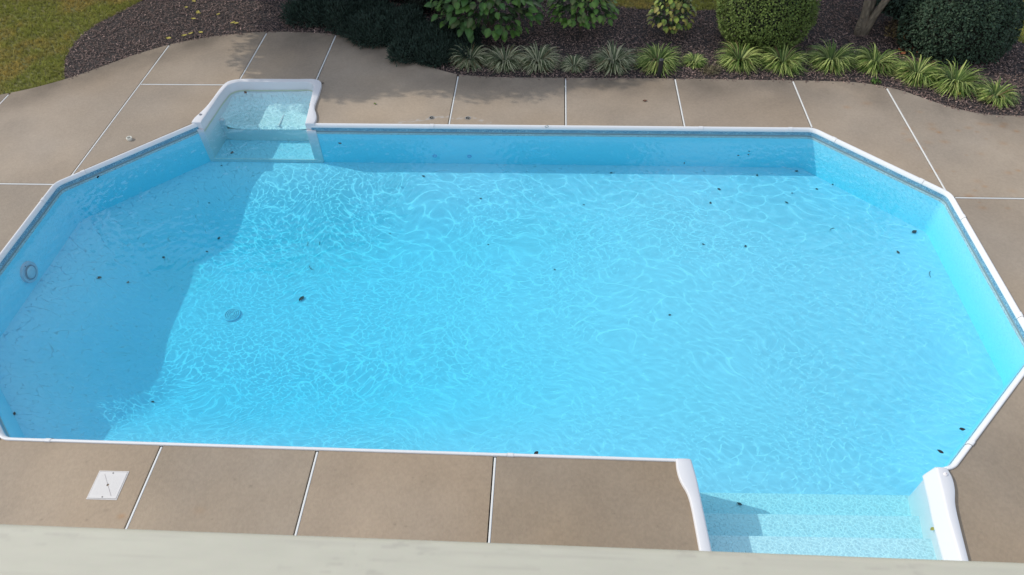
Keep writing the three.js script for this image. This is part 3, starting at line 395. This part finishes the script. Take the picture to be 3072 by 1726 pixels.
// striped grass clumps
function clump(x, z, R, seed, tone, label) {
  const r = rngOf(seed), mb = new MB(), t = thing('striped_grass_clump', label, 'grass clump', [x, -0.02, z], 'striped grass clumps along the deck edge');
  const n = Math.round(560 * Math.min(1, R / 0.27 + 0.1));
  for (let i = 0; i < n; i++) {
    const a = r() * 6.283, L = R * (0.75 + 0.65 * r()), lift = 0.2 + 0.95 * Math.pow(r(), 1.25), w = 0.0045 + r() * 0.004, b0 = new THREE.Vector3(Math.cos(a) * R * 0.18 * r(), 0, Math.sin(a) * R * 0.18 * r()), a2 = a + (r() - 0.5) * 0.6, side = new THREE.Vector3(-Math.sin(a2), 0, Math.cos(a2));
    const k = 0.7 + 0.6 * r(), cream = r() < tone.cream, dead = r() < 0.035; let c = dead ? [0.22, 0.15, 0.07] : cream ? tone.pale : tone.green; c = c.map((q) => q * k);
    let prev = null; const S = 5; for (let s = 0; s <= S; s++) {
      const u = s / S, out = L * (u * 0.95), y = L * lift * 1.15 * (u * 1.35 - u * u * (0.75 + 0.55 / (lift + 0.3) * 0.6)), ww = w * (1 - u * u) + 0.0006, p = b0.clone().add(new THREE.Vector3(Math.cos(a2) * out, Math.max(y, 0.01 + 0.004 * s), Math.sin(a2) * out));
      const q = [p.clone().addScaledVector(side, ww), p.clone().addScaledVector(side, -ww)], cu = c.map((v) => v * (0.55 + 0.55 * u)); if (prev) { mb.tri(prev[0].toArray(), q[0].toArray(), q[1].toArray(), prev[2], cu, cu); mb.tri(prev[0].toArray(), q[1].toArray(), prev[1].toArray(), prev[2], cu, prev[2]); } prev = [...q, cu];
    }
  }
  foliagePart('blades', mb.geo(), M.blade, t); part('crown', new THREE.SphereGeometry(R * 0.2, 10, 6, 0, 6.3, 0, 1.57).scale(1, 0.7, 1), std([0.04, 0.045, 0.02], 1), t);
}
const grey = { green: [0.13, 0.17, 0.08], pale: [0.52, 0.52, 0.33], cream: 0.42 }, lime = { green: [0.13, 0.21, 0.04], pale: [0.48, 0.55, 0.17], cream: 0.4 };
[[-1.2, -9.5, 0.25, grey, 'dark greyish striped grass clump directly under the large hydrangea, first of the row'], [-0.68, -9.45, 0.26, grey, 'greyish striped grass clump second in the row, between two similar clumps'], [-0.18, -9.45, 0.27, grey, 'greyish striped grass clump third in the row, left of a smaller clump'], [0.34, -9.36, 0.17, grey, 'small greyish striped grass clump behind a white deck joint'], [0.92, -9.44, 0.28, grey, 'greyish green striped grass clump alone between the small clump and the stake'], [1.56, -9.45, 0.29, lime, 'striped grass clump with the short black stake in front of it'], [2.1, -9.48, 0.15, lime, 'tiny low grass clump right of the black stake'], [2.75, -9.5, 0.28, lime, 'bright striped grass clump in front of the left side of the round boxwood'], [3.36, -9.45, 0.29, lime, 'broad striped grass clump in front of the right side of the round boxwood'], [4.06, -9.5, 0.3, lime, 'tall striped grass clump in front and left of the forked tree trunk'], [4.66, -9.44, 0.28, lime, 'bright striped grass clump directly below the forked tree trunk'], [5.16, -9.16, 0.28, lime, 'striped grass clump where the deck edge starts curving down'], [5.58, -8.92, 0.31, lime, 'largest striped grass clump, in front of the dark rounded shrub'], [6.02, -8.62, 0.23, lime, 'last striped grass clump at the right end of the row']].forEach(([x, z, R, tone, label], i) => clump(x, z, R, 400 + i, tone, label));

// big-leaved hydrangeas: each leaf in view is a piece of its own
const bigLeaf = (seed, c0, c1) => { const r = rngOf(seed), rows = [], cols = [], S = 7; for (let i = 0; i <= S; i++) { const u = i / S, w = 0.36 * Math.pow(Math.sin(Math.PI * Math.pow(u, 0.8)), 0.85) + 0.004, bend = -0.22 * u * u; rows.push([[-w, bend + w * 0.16 + (r() - 0.5) * 0.02, u], [-w * 0.5, bend + w * 0.1, u], [0, bend, u], [w * 0.5, bend + w * 0.1, u], [w, bend + w * 0.16 + (r() - 0.5) * 0.02, u]]); cols.push([0.95, 1.0, 1.35, 1.0, 0.95].map((k) => c0.map((x, n) => lerp(x, c1[n], u * u * 0.8) * k * (0.92 + 0.16 * r())))); } const g = skin(rows); g.setAttribute('color', new THREE.Float32BufferAttribute(cols.flat(2), 3)); return g; };
const br = (a) => a.map((v) => v * 1.35);
const leafSets = { deep: [bigLeaf(1, br([0.035, 0.085, 0.02]), br([0.04, 0.09, 0.02])), bigLeaf(2, br([0.05, 0.11, 0.022]), br([0.06, 0.12, 0.02])), bigLeaf(3, br([0.045, 0.075, 0.025]), br([0.07, 0.07, 0.025]))], fresh: [bigLeaf(4, br([0.06, 0.13, 0.025]), br([0.07, 0.13, 0.02])), bigLeaf(5, br([0.085, 0.16, 0.03]), br([0.1, 0.15, 0.03])), bigLeaf(6, br([0.06, 0.1, 0.03]), br([0.1, 0.09, 0.03]))], yellow: [bigLeaf(7, br([0.13, 0.18, 0.03]), br([0.17, 0.17, 0.03])), bigLeaf(8, br([0.17, 0.17, 0.04]), br([0.2, 0.13, 0.04])), bigLeaf(9, br([0.08, 0.14, 0.03]), br([0.15, 0.13, 0.04]))] };
function hydrangea(name, label, x, z, r, n, len, set, seed, yc) {
  const R = rngOf(seed), t = thing(name, label, 'hydrangea', [x, -0.02, z], 'hydrangea shrubs in the bed'), q = new THREE.Matrix4();
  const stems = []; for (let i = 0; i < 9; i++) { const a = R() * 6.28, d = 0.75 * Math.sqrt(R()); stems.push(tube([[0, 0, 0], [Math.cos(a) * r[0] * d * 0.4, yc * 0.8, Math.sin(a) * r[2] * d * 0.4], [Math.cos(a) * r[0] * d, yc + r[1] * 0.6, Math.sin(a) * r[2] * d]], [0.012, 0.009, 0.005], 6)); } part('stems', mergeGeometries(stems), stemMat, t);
  const view = new THREE.Vector3(0 - x, 5.4, -z).normalize(); let k = 0, guard = 0; const rest = new MB();
  while (k < n && guard++ < 9000) {
    const d = rv(R), facing = d.dot(view); if (d.y < -0.45) continue; if (facing < -0.25 && R() < 0.6) continue; const dep = 1 - 0.35 * R() * R(), lump = 1 + 0.3 * (fbm(d.x * 2 + seed, d.z * 2 + d.y * 2 + 9, 3) - 0.5), p = new THREE.Vector3(d.x * r[0], d.y * r[1], d.z * r[2]).multiplyScalar(dep * lump); p.y += yc; if (p.y < 0.1) continue;
    const out = d.clone(); out.y = 0; out.normalize().addScaledVector(rv(R), 0.55); out.y -= 0.25 + 0.5 * R(); out.normalize(); const nor = new THREE.Vector3(0, 1, 0).addScaledVector(d, 0.7).addScaledVector(rv(R), 0.35), s = out.clone().cross(nor).normalize(), up = s.clone().cross(out).normalize(); q.makeBasis(s.clone().negate(), up, out);
    const m = part('leaf', set[Math.floor(R() * 2.6)], M.gloss, t); const L = len * (0.65 + 0.6 * R()); m.quaternion.setFromRotationMatrix(q); m.scale.set(L * 1.05, L, L); m.position.copy(p); k++;
  }
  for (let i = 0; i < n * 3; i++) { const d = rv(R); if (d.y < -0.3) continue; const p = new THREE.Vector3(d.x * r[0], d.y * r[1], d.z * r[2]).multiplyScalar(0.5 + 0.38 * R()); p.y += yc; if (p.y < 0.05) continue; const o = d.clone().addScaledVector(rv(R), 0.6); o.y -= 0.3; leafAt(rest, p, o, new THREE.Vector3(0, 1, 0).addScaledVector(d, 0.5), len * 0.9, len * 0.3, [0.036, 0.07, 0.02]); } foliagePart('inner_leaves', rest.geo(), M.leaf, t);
  return t;
}
hydrangea('hydrangea_shrub', 'largest hydrangea, dark green broad leaves, overhanging the first grass clumps', -0.98, -10.25, [0.8, 0.62, 0.6], 295, 0.13, leafSets.deep, 501, 0.55);
hydrangea('hydrangea_shrub', 'medium green hydrangea standing right of the largest one', 0.45, -10.45, [0.5, 0.5, 0.45], 240, 0.105, leafSets.fresh, 502, 0.5);
{
  const t = hydrangea('hydrangea_shrub', 'small yellowing hydrangea with a faded pink bloom, left of the boxwood', 1.82, -10.35, [0.33, 0.36, 0.3], 150, 0.085, leafSets.yellow, 503, 0.36), mb = new MB(), r = rngOf(9);
  for (let i = 0; i < 110; i++) { const d = rv(r), p = d.clone().multiplyScalar(0.065); leafAt(mb, p, rv(r), d, 0.03, 0.013, [0.26 + 0.1 * r(), 0.11, 0.09]); } const f = foliagePart('flower_head', mb.geo(), M.leaf, t); f.userData.label = 'faded pink hydrangea bloom'; f.position.set(-0.08, 0.74, -0.1);
}
// rounded boxwood, dark mound, evergreen shrubs
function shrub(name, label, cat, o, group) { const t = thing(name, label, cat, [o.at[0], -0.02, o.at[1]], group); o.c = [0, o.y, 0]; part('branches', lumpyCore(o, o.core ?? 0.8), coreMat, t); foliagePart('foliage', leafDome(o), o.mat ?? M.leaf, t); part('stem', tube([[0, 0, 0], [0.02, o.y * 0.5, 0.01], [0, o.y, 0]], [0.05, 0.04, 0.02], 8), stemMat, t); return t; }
shrub('boxwood_ball', 'clipped round green boxwood ball behind the grass clumps', 'boxwood', { at: [3.18, -10.2], y: 0.52, r: [0.67, 0.66, 0.62], n: 19000, len: 0.036, wid: 0.012, deep: 0.26, lump: 0.15, low: -0.75, out: 0.8, seed: 601, col: (r, l) => { const k = 0.65 + 0.8 * r(); return [0.145 * k, 0.2 * k, 0.045 * k]; }, core: 0.84 });
shrub('evergreen_mound', 'broad dark evergreen mound at the right end of the bed', 'shrub', { at: [5.92, -9.98], y: 0.34, r: [0.8, 0.72, 0.62], n: 15000, len: 0.042, wid: 0.014, deep: 0.2, lump: 0.1, low: -0.5, seed: 602, col: (r) => { const k = 0.6 + 0.8 * r(); return [0.048 * k, 0.085 * k, 0.048 * k]; }, core: 0.84 });
shrub('evergreen_shrub', 'bluish dark evergreen bush directly right of the forked tree trunk', 'shrub', { at: [5.35, -10.75], y: 0.6, r: [0.55, 0.6, 0.5], n: 9000, len: 0.045, wid: 0.014, deep: 0.25, lump: 0.2, low: -0.5, seed: 603, col: (r) => { const k = 0.6 + 0.8 * r(); return [0.042 * k, 0.075 * k, 0.05 * k]; }, core: 0.8 });
shrub('russet_seedling', 'low russet-leaved plant between the forked trunk and the dark mound', 'plant', { at: [5.2, -10.1], y: 0.14, r: [0.22, 0.18, 0.2], n: 420, len: 0.05, wid: 0.014, deep: 0.7, lump: 0.3, low: 0, seed: 604, col: (r) => { const k = 0.6 + 0.8 * r(); return [0.12 * k, 0.085 * k, 0.035 * k]; }, core: 0.3 });
shrub('withered_tuft', 'small withered straw-coloured tuft on the mulch right of the tiny grass clump', 'plant', { at: [2.3, -9.26], y: 0.01, r: [0.13, 0.06, 0.1], n: 260, len: 0.06, wid: 0.005, deep: 0.7, lump: 0.3, low: 0, seed: 605, col: (r) => { const k = 0.6 + 0.8 * r(); return [0.2 * k, 0.17 * k, 0.09 * k]; }, core: 0.3 });
shrub('green_weed', 'tiny green weed at the deck edge below the grass clumps', 'plant', { at: [4.55, -8.98], y: 0.01, r: [0.06, 0.05, 0.05], n: 70, len: 0.04, wid: 0.012, deep: 0.7, lump: 0.2, low: 0, seed: 606, col: (r) => { const k = 0.6 + 0.8 * r(); return [0.09 * k, 0.18 * k, 0.03 * k]; }, core: 0.3 });
// spreading junipers
[['spreading juniper nearest the first striped grass clump', -1.75, -9.85, [0.62, 0.17, 0.55], 701], ['spreading juniper behind the curve of the deck edge, middle of three', -2.55, -10.35, [0.75, 0.2, 0.52], 702], ['spreading juniper behind the deck joint beyond the swim-out, last of three', -3.45, -10.9, [0.8, 0.24, 0.48], 703]].forEach(([label, x, z, r, seed]) => shrub('spreading_juniper', label, 'juniper', { at: [x, z], y: 0.05, r, n: 12000, len: 0.085, wid: 0.008, deep: 0.5, lump: 0.55, low: 0, out: 0.8, rise: 0.3, seed, col: (q) => { const k = 0.6 + 0.8 * q(); return [0.03 * k, 0.056 * k, 0.038 * k]; }, core: 0.62 }, 'spreading junipers along the curved bed edge'));
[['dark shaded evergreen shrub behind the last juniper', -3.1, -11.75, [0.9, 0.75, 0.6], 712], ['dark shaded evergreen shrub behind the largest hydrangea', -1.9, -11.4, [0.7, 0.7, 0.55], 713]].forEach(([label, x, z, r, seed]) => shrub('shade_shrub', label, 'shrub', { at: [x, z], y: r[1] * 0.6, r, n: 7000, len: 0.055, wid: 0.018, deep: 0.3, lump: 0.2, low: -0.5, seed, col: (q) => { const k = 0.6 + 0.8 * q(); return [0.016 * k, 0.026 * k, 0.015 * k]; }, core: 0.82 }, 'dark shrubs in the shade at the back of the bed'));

// trees: forked trunk in view, crowns above the frame shade the deck
function tree(name, label, x, z, trunks, crowns, seed, group) {
  const t = thing(name, label, 'tree', [x, -0.03, z], group), r = rngOf(seed); part('trunk', mergeGeometries(trunks.map(([pts, rad]) => tube(pts, rad, 12))), barkMat, t);
  const mb = new MB(), tw = []; crowns.forEach(([c, rr, n]) => { for (let i = 0; i < n; i++) { const d = rv(r), cl = fbm(d.x * 3 + seed + c[0], d.z * 3 + d.y * 3 + 40, 3), k = Math.pow(r(), 0.45) * (0.7 + 0.6 * cl), p = new THREE.Vector3(c[0] + d.x * rr[0] * k, c[1] + d.y * rr[1] * k, c[2] + d.z * rr[2] * k), b = 0.6 + 0.8 * r(); for (let q = 0; q < 3; q++) leafAt(mb, p.clone().addScaledVector(rv(r), 0.08), rv(r).add(new THREE.Vector3(0, -0.2, 0)), rv(r).add(new THREE.Vector3(0, 1, 0)), 0.085, 0.026, [0.05 * b, 0.09 * b, 0.025 * b]); } for (let i = 0; i < 7; i++) { const d = rv(r); tw.push(tube([[c[0] * 0.7, c[1] - rr[1] * 0.7, c[2] * 0.7], [c[0] + d.x * rr[0] * 0.4, c[1] + d.y * rr[1] * 0.3, c[2] + d.z * rr[2] * 0.4], [c[0] + d.x * rr[0] * 0.85, c[1] + d.y * rr[1] * 0.85, c[2] + d.z * rr[2] * 0.85]], [0.03, 0.02, 0.006], 6)); } });
  part('limbs', mergeGeometries(tw), barkMat, t); foliagePart('crown', mb.geo(), M.leaf, t); return t;
}
tree('crape_myrtle', 'slender forked tree trunk rising between boxwood and dark mound', 4.74, -10.4, [
  [[[0, 0, 0], [-0.02, 0.3, -0.02], [-0.06, 0.75, -0.06], [-0.1, 1.5, -0.1], [-0.2, 2.8, -0.2]], [0.085, 0.06, 0.052, 0.045, 0.03]],
  [[[0.03, 0, 0.02], [0.1, 0.3, 0.02], [0.26, 0.75, 0.02], [0.5, 1.5, 0], [0.9, 2.8, -0.1]], [0.075, 0.055, 0.047, 0.04, 0.03]],
  [[[0, 0, -0.03], [0.06, 0.35, -0.1], [0.1, 0.8, -0.2], [0.15, 1.6, -0.4], [0.2, 2.8, -0.7]], [0.075, 0.055, 0.046, 0.04, 0.03]],
  [[[-0.05, 0, 0.03], [-0.08, 0.12, 0.04], [-0.09, 0.26, 0.04]], [0.055, 0.045, 0.03]]], [[[-0.2, 3.3, -0.5], [1.2, 0.9, 1.0], 1800], [[0.9, 3.4, -0.3], [1.1, 0.9, 1.0], 1500]], 801);
const trunkOf = (lean) => [[[0, 0, 0], [0.05, 1.2, 0], [lean * 0.5, 2.4, 0.4], [lean, 3.6, 1.0]], [0.14, 0.11, 0.08, 0.04]];
tree('shade_tree', 'leafy tree beyond the bed whose crown shades the forked trunk and dark mound', 0.1, -13.2, [trunkOf(0.3)], [[[0.2, 3.75, 1.0], [1.35, 0.75, 1.2], 7000], [[0.9, 3.9, 0.3], [1.4, 0.8, 1.2], 4500]], 805);
tree('shade_tree', 'leafy tree beyond the bed whose crown shades the deck behind the swim-out', -8.6, -12.8, [trunkOf(0.5)], [[[0.55, 3.75, 1.75], [1.4, 0.75, 1.35], 10500], [[0.3, 3.9, 0.4], [1.5, 0.8, 1.3], 5500]], 802);
tree('shade_tree', 'leafy tree beyond the bed whose crown shades the deck beside the junipers', -6.4, -13.0, [trunkOf(0.3)], [[[0.3, 3.75, 1.95], [1.4, 0.75, 1.3], 10500], [[-0.3, 3.9, 0.5], [1.5, 0.8, 1.3], 5500]], 803);
tree('shade_tree', 'leafy tree beyond the bed whose crown shades the largest hydrangea', -4.4, -13.2, [trunkOf(-0.3)], [[[-0.45, 3.75, 1.85], [1.35, 0.75, 1.25], 9000], [[0.3, 4.0, 0.5], [1.4, 0.8, 1.2], 4500]], 804);

// ---------------------------------------------------------------- leaves and litter
const fallen = (() => { const rows = [], S = 5; for (let i = 0; i <= S; i++) { const u = i / S, w = 0.3 * Math.sin(Math.PI * Math.pow(u, 0.85)) + 0.01; rows.push([[-w, 0.1 + 0.12 * Math.abs(u - 0.5), u - 0.5], [0, 0.04, u - 0.5], [w, 0.12 + 0.1 * Math.abs(u - 0.5), u - 0.5]]); } return skin(rows); })();
const twigGeo = tube([[-0.5, 0.02, 0], [-0.2, 0.06, 0.12], [0.15, 0.04, 0.1], [0.5, 0.02, -0.1]], [0.02, 0.03, 0.025, 0.012], 5);
const litterMat = { dark: std([0.012, 0.014, 0.018], 0.7, { side: THREE.DoubleSide }), brown: std([0.12, 0.05, 0.025], 0.7, { side: THREE.DoubleSide }), green: std([0.09, 0.14, 0.02], 0.7, { side: THREE.DoubleSide }), yellow: std([0.4, 0.33, 0.06], 0.7, { side: THREE.DoubleSide }), orange: std([0.3, 0.1, 0.04], 0.7, { side: THREE.DoubleSide }) };
const lr = rngOf(900);
const ORD = ['first', 'second', 'third', 'fourth', 'fifth', 'sixth', 'seventh', 'eighth', 'ninth', 'tenth', 'eleventh', 'twelfth', 'thirteenth', 'fourteenth', 'fifteenth', 'sixteenth'];
camera.updateMatrixWorld(true);
const inOrder = (pts, y) => pts.map((p) => [p, new THREE.Vector3(p[0], y, p[1]).project(camera).x]).sort((a, b) => a[1] - b[1]).map((q) => q[0]);
function litter(name, geo, mat, p, size, label, cat, group) { const m = part(name, geo, mat); m.position.set(...p); m.rotation.set((lr() - 0.5) * 0.3, lr() * 6.28, (lr() - 0.5) * 0.3); m.scale.setScalar(size); tag(m, label, cat, group); return m; }

const onFloor = ([x, z]) => [x, floorY(x, z) + 0.004, z];
inOrder([[-4.61, -7.1], [-4.98, -6.23], [-4.4, -6.65], [-4.5, -6.43], [-4.58, -7.7], [-4.38, -4.17], [-5.36, -3.61]], -1).forEach((p, i) => litter('sunken_leaf', fallen, litterMat.dark, onFloor(p), 0.028 + 0.03 * lr(), `small dark leaf on the shaded deep floor, ${ORD[i]} of seven from the left`, 'leaf', 'dark leaves on the shaded pool floor'));
inOrder([[-2.09, -6.75], [0.47, -7.06], [2.41, -6.26], [3.52, -7.35], [3.18, -7.26], [3.07, -7.07], [2.25, -7.32], [-1.71, -7.55], [-0.76, -6.51], [1.91, -6.3], [2.1, -7.05], [3.75, -7.45], [0.1, -6.0], [1.4, -5.2], [-0.9, -7.2], [4.2, -6.2]], -0.7).forEach((p, i) => litter('sunken_leaf', fallen, litterMat.dark, onFloor(p), 0.02 + 0.03 * lr(), `small dark leaf on the sunlit pool floor, ${ORD[i]} of sixteen from the left`, 'leaf', 'dark leaves on the sunlit pool floor'));
litter('sunken_leaf', fallen, litterMat.dark, onFloor([-3.06, -5.7]), 0.09, 'curled dark leaf on the sunlit floor right of the main drain', 'leaf');
litter('sunken_leaf', fallen, litterMat.dark, onFloor([4.5, -6.55]), 0.075, 'dark leaf near the wall below the right pool corner', 'leaf');
litter('sunken_leaf', fallen, litterMat.brown, onFloor([-5.5, -5.67]), 0.07, 'brown leaf on the shaded floor right of the pool light', 'leaf');
litter('sunken_leaf', fallen, litterMat.orange, onFloor([-5.22, -5.73]), 0.05, 'small reddish leaf on the shaded floor, right of the brown leaf', 'leaf');
inOrder([[0.85, -7.64], [3.34, -7.72], [2.8, -7.62]], -0.6).forEach((p, i) => litter('sunken_leaf', fallen, litterMat.dark, onFloor(p), 0.035 + 0.02 * lr(), `dark leaf in the shadow along the far wall, ${ORD[i]} of three from the left`, 'leaf', 'dark leaves in the shadow of the far wall'));
inOrder([[-3.2, -6.62], [-3.04, -6.63], [-3.06, -6.23], [3.52, -6.58], [4.45, -5.84]], -0.7).forEach((p, i) => litter('sunken_twig', twigGeo, litterMat.dark, onFloor(p), 0.08 + 0.03 * lr(), `thin dark bent twig on the sunlit pool floor, ${ORD[i]} of five from the left`, 'twig', 'twigs on the pool floor'));
[[-5.72, -6.8, 'dark leaf floating by the shaded left coping'], [-0.06, -3.08, 'dark leaf floating against the middle of the near coping'], [3.7, -3.45, 'leaf scrap floating near the right diagonal coping'], [3.43, -3.22, 'leaf scrap floating just off the right rail of the steps'], [-2.77, -7.57, 'dark leaf floating by the far wall, right of the swim-out']].forEach(([x, z, l]) => litter('floating_leaf', fallen, litterMat.dark, [x, WATER + 0.002, z], 0.055, l, 'leaf'));
inOrder([[2.41, -7.4], [2.56, -7.49], [2.54, -7.42], [1.71, -7.23]], -0.1).forEach(([x, z], i) => litter('floating_leaf', fallen, litterMat.dark, [x, WATER + 0.002, z], 0.032, `tiny floating leaf by the far wall's right end, ${ORD[i]} of four`, 'leaf', 'leaves floating before the far wall'));
litter('seat_leaf', twigGeo, litterMat.dark, [-4.4, -0.342, -8.58], 0.08, 'dark curled scrap on the shaded swim-out seat', 'leaf');
litter('seat_leaf', fallen, litterMat.brown, [-4.42, WATER + 0.002, -8.78], 0.06, 'brown leaf floating at the back of the swim-out', 'leaf');
litter('seat_leaf', fallen, litterMat.dark, [-4.5, -0.565, -7.95], 0.06, 'dark leaf in the front left of the swim-out foot well', 'leaf');
litter('step_leaf', fallen, litterMat.yellow, [3.17, -0.2, -2.56], 0.045, 'yellowish leaf stuck beside the right rail of the steps', 'leaf');
litter('step_leaf', fallen, litterMat.dark, [1.75, -0.53, -2.88], 0.045, 'dark leaf on the lowest entry step', 'leaf');
litter('deck_leaf', fallen, litterMat.green, [-2.42, 0.004, -8.34], 0.05, 'small green leaf on the deck right of the swim-out', 'leaf');
litter('deck_leaf', fallen, litterMat.brown, [1.3, 0.004, -8.46], 0.06, 'reddish brown leaf on the far deck', 'leaf');
inOrder([[-6.08, -11.37], [-6.13, -11.15], [-5.87, -10.98], [-5.86, -10.75], [-5.85, -10.94], [-5.16, -10.62], [-5.1, -10.6], [-5.81, -10.2], [-5.73, -10.26], [-5.58, -10.3], [-6.03, -10.11], [-5.5, -10.9]], 0).forEach(([x, z], i) => litter('yellow_leaf', fallen, litterMat.yellow, [x, 0.02, z], 0.09, `yellow fallen leaf on the dark left mulch, ${ORD[i]} of twelve from the left`, 'leaf', 'yellow leaves on the left mulch'));
inOrder([[5.14, -9.82], [5.24, -9.95], [5.3, -9.85], [5.14, -9.71], [5.38, -9.92], [5.36, -9.75], [5.22, -9.78], [5.45, -9.83]], 0).forEach(([x, z], i) => litter('russet_leaf', fallen, litterMat.orange, [x, 0.03, z], 0.1, `russet fallen leaf on the mulch before the dark mound, ${ORD[i]} of eight from the left`, 'leaf', 'russet leaves by the mound'));
litter('yellow_leaf', fallen, litterMat.yellow, [5.55, 0.02, -8.66], 0.07, 'single yellow leaf on the mulch below the largest grass clump', 'leaf');

// ---------------------------------------------------------------- balcony railing under the camera
{
  const paintTex = dataTex(1024, 512, (u, v) => { const k = 1 + 0.1 * (fbm(u * 40, v * 160, 4) - 0.5) + 0.06 * (fbm(u * 9, v * 12, 3) - 0.5), streak = smooth(0.58, 0.75, fbm(u * 5 + 3, v * 1100 + 40, 3)) * smooth(0.4, 0.65, fbm(u * 9, v * 60, 2)) * 0.22, wear = streak + 0.3 * smooth(0.58, 0.72, fbm(u * 60 + 7, v * 420 + 5, 4)) * smooth(0.52, 0.72, fbm(u * 16 + 50, v * 60 + 9, 3)); return [lerp(0.455, 0.3, wear) * k, lerp(0.43, 0.265, wear) * k, lerp(0.345, 0.23, wear) * k]; }, true);
  const m = std([1, 1, 1], 0.65, { map: paintTex, bumpMap: paintTex, bumpScale: 0.0015 }), t = thing('balcony_railing', 'weathered off-white wooden balcony handrail across the bottom of the view', 'railing', [0, 3.75, 0]);
  const cap = boxUV(new RoundedBoxGeometry(5, 0.038, 0.14, 3, 0.008).translate(0, 1.031, -0.18), 1.2); part('top_rail', cap, m, t);
  part('sub_rail', boxUV(box(5, 0.09, 0.038, 0, 0.966, -0.18), 1.2), m, t); part('bottom_rail', boxUV(box(5, 0.09, 0.038, 0, 0.1, -0.18), 1.2), m, t);
  for (let x = -2.4; x <= 2.41; x += 0.12) part('baluster', boxUV(box(0.036, 0.78, 0.036, x, 0.533, -0.18, 0.003), 1.2), m, t);
  for (const x of [-2.5, 2.5]) part('post', boxUV(box(0.09, 1.0, 0.09, x, 0.5, -0.18, 0.004), 1.2), m, t);
  const f = thing('balcony_floor', 'boarded balcony floor behind the handrail', 'balcony', [0, 3.7, 0]); for (let z = -0.2; z < 2; z += 0.145) part('board', boxUV(box(5.1, 0.035, 0.138, 0, 0, z, 0.004), 1.2), m, f); for (const x of [-2.4, 2.4]) for (const z of [-0.1, 1.9]) part('post', boxUV(box(0.14, 3.69, 0.14, x, -1.86, z, 0.005), 1.2), m, f);
}
renderer.render(scene, camera);
